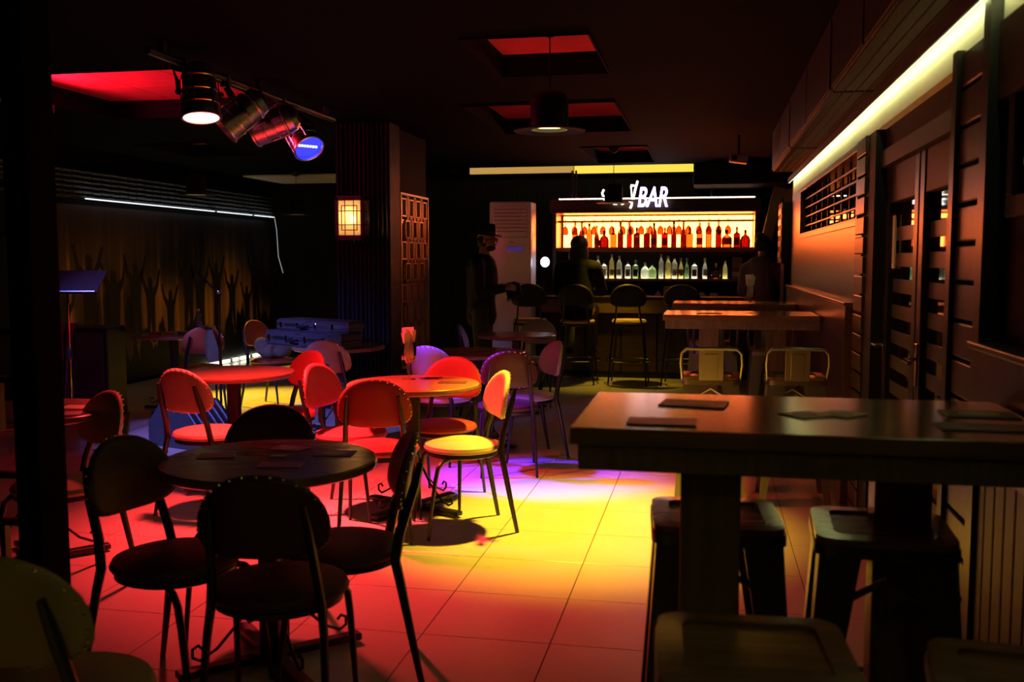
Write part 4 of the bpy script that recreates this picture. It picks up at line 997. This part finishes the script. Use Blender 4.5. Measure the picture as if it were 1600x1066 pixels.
# gold banners and wall box at the passage by the bar
for x_, y_, z0, z1, tl, lb in ((.74, 12.1, 1.55, 2.32, 12, 'gold hanging panel beside the right end of the bar'), (.98, 12.6, 1.9, 2.33, -4, 'second smaller gold panel further into the passage')):
    t = thing('gold_banner', lb, 'banner', (x_, y_, 0), 0, 'gold panels by the bar passage')
    bm = B(); mbox(bm, (0, 0, (z0 + z1) / 2), (.13, .015, z1 - z0), Euler((0, R(tl), 0)), .003); obj('sheet', bm, 'gold_frame', t)
    bm = B(); tube(bm, [(.01, 0, z1 - .06), (.01, 0, CZ)], .004, 6); obj('cord', bm, 'matt_black', t)
wbx = thing('wall_box', 'dark shuttered box on the wall end by the passage', 'cabinet', (.79, 10.55, 1.72))
bm = B(); mbox(bm, (0, 0, 0), (.12, .5, .62), None, .006); obj('body', bm, 'matt_black', wbx)
for k in range(5):
    bm = B(); mbox(bm, (-.062, 0, -.22 + k * .11), (.008, .42, .06), None, .002); obj('shutter', bm, 'dark_wood', wbx)
bm = B(); bx(bm, .76, 1.25, 10.3, 10.8, 0, 1.41); struct(obj('trim_7', bm, 'black_wall'), 'dark plinth under the shuttered box')

# ------------------------------------------------------------------ people
def sdf_mesh(caps, balls, voxel, name, mat, parent, smooth_it=6):
    bm = B()
    for p0, p1, r0, r1 in caps:
        p0, p1 = Vector(p0), Vector(p1); d = p1 - p0; L_ = d.length
        M = Matrix.Translation(p0) @ d.to_track_quat('Z', 'Y').to_matrix().to_4x4()
        prof = [(0, -r0)] + [(r0 * math.cos(a), -r0 * math.sin(a)) for a in (R(60), R(30), 0)] + [(r1 * math.cos(a), L_ + r1 * math.sin(a)) for a in (0, R(30), R(60))] + [(0, L_ + r1)]
        lathe(bm, prof, 14, M)
    for c, s, rot in balls:
        ball(bm, (0, 0, 0), 1, s, 20, 14, Matrix.Translation(c) @ (Euler([R(v) for v in rot]).to_matrix().to_4x4()))
    o = obj(name, bm, mat, parent)
    md = o.modifiers.new('r', 'REMESH'); md.mode = 'VOXEL'; md.voxel_size = voxel
    sm = o.modifiers.new('s', 'SMOOTH'); sm.iterations = smooth_it; sm.factor = .5
    bpy.context.view_layer.update()
    me = bpy.data.meshes.new_from_object(o.evaluated_get(bpy.context.evaluated_depsgraph_get()))
    o.modifiers.clear(); old = o.data; o.data = me; bpy.data.meshes.remove(old)
    if not me.materials: me.materials.append(MT[mat])
    me.polygons.foreach_set('use_smooth', [True] * len(me.polygons))
    return o
def hand(wrist, dirv, palm_n, caps, balls, curl=.5):
    """palm, four fingers with knuckle bends, thumb from the side"""
    d = Vector(dirv).normalized(); n = Vector(palm_n); n = (n - d * n.dot(d)).normalized(); s = d.cross(n)
    w_ = Vector(wrist); pc = w_ + d * .05
    for k in (-1, 0, 1): caps.append((w_ + d * .01 + s * .016 * k, w_ + d * .085 + s * .024 * k, .015, .014))
    for k, ln_ in enumerate((.068, .078, .072, .056)):
        b = w_ + d * .085 + s * (.030 - .020 * k)
        a1 = (d * math.cos(curl) + n * math.sin(curl)); a2 = (d * math.cos(curl * 2.1) + n * math.sin(curl * 2.1))
        m = b + a1 * ln_ * .5; e = m + a2 * ln_ * .5
        caps.append((b, m, .0092, .0088)); caps.append((m, e, .0086, .0072))
    b = w_ + d * .03 + s * .030; m = b + (d * .6 + s * .7 + n * .3).normalized() * .035; e = m + (d * .9 + s * .15 + n * .35).normalized() * .03
    caps.append((b, m, .012, .0105)); caps.append((m, e, .010, .008))
def head(c, h, face, caps, balls):
    """c centre, h height; face = heading degrees about z (local -Y front)"""
    Rz = Euler((0, 0, R(face))).to_matrix(); k = h / .23
    def P(x, y, z): return Vector(c) + Rz @ Vector((x * k, y * k, z * k))
    balls.append((P(0, .012, .025), (.074 * k, .094 * k, .090 * k), (0, 0, face)))
    balls.append((P(0, -.022, -.045), (.058 * k, .068 * k, .072 * k), (0, 0, face)))
    balls.append((P(0, -.075, -.092), (.026 * k, .022 * k, .020 * k), (0, 0, face)))      # chin
    caps.append((P(0, -.090, .012), P(0, -.112, -.024), .009 * k, .013 * k))              # nose
    balls.append((P(0, -.088, .022), (.050 * k, .014 * k, .010 * k), (0, 0, face)))       # brow
    balls.append((P(0, -.088, -.058), (.026 * k, .012 * k, .009 * k), (0, 0, face)))      # lips
    for s_ in (-1, 1): balls.append((P(s_ * .076, .012, -.012), (.010 * k, .020 * k, .033 * k), (0, 0, face)))
    return P
# -- man in hat, facing +X, standing
def man():
    t = thing('person', 'standing man in a dark jacket and brimmed hat, looking down at a black bag', 'person', (-2.33, 10.05, 0), 90, 'people in the bar')
    c, b = [], []
    hc = Vector((0, -.05, 1.655))
    P = head(hc, .225, 0, c, b)
    c.append(((0, -.0, 1.42), (0, -.03, 1.58), .056, .055))
    c += [((0, .0, 1.30), (0, .01, 1.05), .14, .125), ((-.08, 0, 1.36), (.08, 0, 1.36), .085, .085), ((0, .01, 1.05), (0, .01, .92), .125, .135)]
    sh, hd = [], []
    elb = {-1: (-.235, -.02, 1.10), 1: (.235, .0, 1.10)}; wr_ = {-1: (-.10, -.25, 1.16), 1: (.09, -.24, 1.15)}
    for s in (-1, 1):
        c += [((s * .19, 0, 1.38), elb[s], .054, .042), (elb[s], wr_[s], .040, .028)]
        hand(wr_[s], (-s * .12, -1, .02), (-s * .9, 0, -.35), c, b, .55)
        c += [((s * .085, .0, .92), (s * .095, -.01, .50), .085, .058), ((s * .095, -.01, .50), (s * .10, .03, .09), .055, .040), ((s * .10, .03, .05), (s * .115, -.12, .035), .042, .033)]
    sdf_mesh(c, b, .009, 'body', 'skin', t, 3)
    j = [((0, .005, 1.36), (0, .015, 1.0), .165, .150), ((-.11, .005, 1.385), (.11, .005, 1.385), .098, .098), ((0, .01, 1.0), (0, .01, .86), .150, .165)]
    for s in (-1, 1):
        e2 = Vector(wr_[s]) * .93 + Vector(elb[s]) * .07
        j += [((s * .19, 0, 1.38), elb[s], .075, .058), (elb[s], e2, .058, .044)]
    sdf_mesh(j, [], .014, 'jacket', 'jacket_black', t, 3)
    tr = []
    for s in (-1, 1): tr += [((s * .085, .0, .93), (s * .095, -.01, .50), .105, .076), ((s * .095, -.01, .50), (s * .10, .03, .10), .074, .062)]
    tr.append(((-.06, .01, .92), (.06, .01, .92), .125, .125)); sdf_mesh(tr, [], .014, 'trousers', 'trousers', t, 3)
    bm = B(); ball(bm, (0, -.115, 1.24), 1, (.055, .055, .20), 16, 12); obj('shirt_front', bm, 'shirt_red', t)
    for s in (-1, 1):
        bm = B(); tube(bm, [(s * .105, .06, .045), (s * .105, -.02, .05), (s * .115, -.14, .04), (s * .12, -.19, .03)], [.045, .05, .045, .02], 10); obj('shoe', bm, 'matt_black', t)
    M = Matrix.Translation(hc + Vector((0, .005, .055))) @ Matrix.Rotation(R(6), 4, 'X')
    bm = B(); lathe(bm, [(.02, .0), (.145, -.006), (.152, -.004), (.150, .004), (.098, .010), (.094, .045), (.088, .10), (.07, .118), (0, .112)], 28, M @ Matrix.Diagonal((.95, 1.1, 1, 1))); ht = obj('hat', bm, 'matt_black', t)
    bm = B(); lathe(bm, [(.0985, .010), (.0965, .034)], 28, M @ Matrix.Diagonal((.955, 1.105, 1, 1))); obj('hat_band', bm, 'case_black', ht)
    bm = B(); ball(bm, P(0, .03, -.01), .082, (1.0, .95, 1.05), 16, 10)
    for v in list(bm.verts):
        if (v.co - hc).y < -.0: v.co.y = max(v.co.y, hc.y - .0)
    obj('hair', bm, 'hair', t)
    bm = B(); ball(bm, P(0, -.040, -.088), .055, (1.08, 1.02, .62), 16, 10); ball(bm, P(0, -.098, -.050), .022, (1.2, .5, .35), 12, 8); obj('beard', bm, 'hair', t)
    for s in (-1, 1):
        bm = B(); q = [P(s * .032 + .022 * math.cos(a), -.108, .002 + .017 * math.sin(a)) for a in [2 * PI * k / 12 for k in range(13)]]; tube(bm, q, .0028, 5)
        tube(bm, [P(s * .054, -.105, .004), P(s * .078, .01, .004)], .0025, 5); obj('spectacles', bm, 'matt_black', t)
        bm = B(); ball(bm, P(s * .031, -.088, .006), .011, u=8, v=6); obj('eye', bm, 'paper', t)
    return t
man()
t = thing('shoulder_bag', 'ragged black bag held in the hands of the man with the hat', 'bag', (-1.985, 10.05, 1.04))
bm = B(); lathe(bm, [(0, 0), (.075, .005), (.085, .06), (.072, .13), (.055, .17), (0, .175)], 14, Matrix.Diagonal((1.0, .6, 1, 1)))
for v in bm.verts: v.co += Vector((math.sin(v.co.z * 90 + v.co.y * 60), math.sin(v.co.x * 80), math.sin(v.co.x * 70 + 1))) * .006
obj('pouch', bm, 'jacket_black', t)
bm = B()
for k in range(11): 
    a = 2 * PI * k / 11; tube(bm, [(.07 * math.cos(a), .04 * math.sin(a), .012), (.078 * math.cos(a), .045 * math.sin(a), -.03)], [.007, .002], 5)
obj('fringe', bm, 'jacket_black', t)
# -- seated person at bar (back to us), leaning forward
def seated():
    t = thing('person', 'person in a dark coat seated at the bar with back turned', 'person', (-1.49, 11.38, 0), 180, 'people in the bar')
    c, b = [], []                                  # local -Y is front; rotated 180 so front faces +Y
    hc = Vector((0, -.13, 1.60)); P = head(hc, .225, 0, c, b)
    c += [((0, -.05, 1.36), (0, -.10, 1.52), .057, .055), ((0, .03, .90), (0, -.04, 1.28), .145, .15), ((-.10, -.04, 1.33), (.10, -.04, 1.33), .085, .085), ((-.08, .02, .86), (.08, .02, .86), .125, .125)]
    el = {-1: (-.27, -.16, 1.08), 1: (.27, -.16, 1.08)}; wr_ = {-1: (-.14, -.40, 1.06), 1: (.13, -.40, 1.06)}
    for s in (-1, 1):
        c += [((s * .20, -.04, 1.34), el[s], .055, .043), (el[s], wr_[s], .040, .029)]
        hand(wr_[s], (-s * .3, -1, -.05), (-s * .3, 0, -1), c, b, .4)
        c += [((s * .10, .0, .86), (s * .14, -.38, .84), .085, .062), ((s * .14, -.38, .84), (s * .14, -.33, .42), .056, .042), ((s * .14, -.33, .36), (s * .14, -.43, .325), .04, .032)]
    sdf_mesh(c, b, .010, 'body', 'skin', t, 3)
    j = [((0, .04, .86), (0, -.04, 1.30), .20, .175), ((-.14, -.03, 1.34), (.14, -.03, 1.34), .115, .115), ((0, -.06, 1.38), (0, -.09, 1.46), .085, .075)]
    for s in (-1, 1):
        e2 = Vector(wr_[s]) * .93 + Vector(el[s]) * .07
        j += [((s * .20, -.03, 1.35), el[s], .085, .068), (el[s], e2, .066, .05)]
    sdf_mesh(j, [], .015, 'coat', 'coat_dark', t, 4)
    tr = []
    for s in (-1, 1): tr += [((s * .10, .0, .87), (s * .14, -.38, .845), .105, .078), ((s * .14, -.38, .845), (s * .14, -.33, .44), .072, .060)]
    sdf_mesh(tr, [], .015, 'trousers', 'trousers', t, 3)
    for s in (-1, 1):
        bm = B(); tube(bm, [(s * .14, -.28, .35), (s * .14, -.36, .35), (s * .14, -.47, .325)], [.045, .05, .025], 10); obj('shoe', bm, 'matt_black', t)
    bm = B(); ball(bm, P(0, .02, .03), .108, (1.0, 1.05, 1.0), 18, 12); ball(bm, P(0, .06, -.10), .095, (1.25, .7, 1.7), 16, 12); obj('hair', bm, 'hair', t, smooth=80)
    return t
seated()
# -- person standing at right end in furry coat
def furry():
    t = thing('person', 'person in a brown fur-collared coat standing at the right end of the bar', 'person', (.60, 11.42, 0), 165, 'people in the bar')
    c, b = [], []; hc = Vector((0, -.05, 1.60)); P = head(hc, .22, 0, c, b)
    c += [((0, 0, 1.38), (0, -.03, 1.53), .05, .05), ((0, 0, 1.28), (0, 0, .95), .13, .13), ((-.08, 0, 1.33), (.08, 0, 1.33), .08, .08)]
    el = {-1: (-.23, -.08, 1.08), 1: (.23, -.08, 1.08)}; wr_ = {-1: (-.12, -.30, 1.10), 1: (.12, -.30, 1.10)}
    for s in (-1, 1):
        c += [((s * .17, 0, 1.33), el[s], .05, .04), (el[s], wr_[s], .037, .026)]; hand(wr_[s], (-s * .25, -1, 0), (-s * .4, 0, -1), c, b, .5)
        c += [((s * .08, 0, .92), (s * .085, -.01, .48), .08, .055), ((s * .085, -.01, .48), (s * .085, .02, .08), .052, .038), ((s * .085, .02, .045), (s * .095, -.12, .03), .04, .03)]
    sdf_mesh(c, b, .010, 'body', 'skin', t, 3)
    j = [((0, 0, 1.33), (0, .01, .80), .165, .20), ((-.10, 0, 1.35), (.10, 0, 1.35), .105, .105)]
    for s in (-1, 1): j += [((s * .17, 0, 1.34), el[s], .08, .066), (el[s], Vector(wr_[s]) * .94 + Vector(el[s]) * .06, .064, .05)]
    sdf_mesh(j, [], .015, 'coat', 'fur', t, 4)
    tr = []
    for s in (-1, 1): tr += [((s * .085, 0, .90), (s * .085, .02, .10), .10, .065)]
    sdf_mesh(tr, [], .015, 'trousers', 'coat_dark', t, 3)
    for s in (-1, 1):
        bm = B(); tube(bm, [(s * .09, .05, .045), (s * .09, -.02, .05), (s * .1, -.17, .03)], [.045, .05, .022], 10); obj('shoe', bm, 'matt_black', t)
    bm = B(); ball(bm, P(0, .025, .03), .095, (1, 1.05, 1), 18, 12); obj('hair', bm, 'hair', t, smooth=80)
    bm = B(); ball(bm, P(.035, .02, .125), .048, (1, 1, .9), 14, 10); obj('hair_bun', bm, 'fur', t)
    bm = B(); bmesh.ops.create_uvsphere(bm, u_segments=20, v_segments=8, radius=1, matrix=Matrix.Translation((0, .0, 1.43)) @ Matrix.Diagonal((.15, .13, .06, 1))); obj('fur_collar', bm, 'fur', t)
    return t
furry()
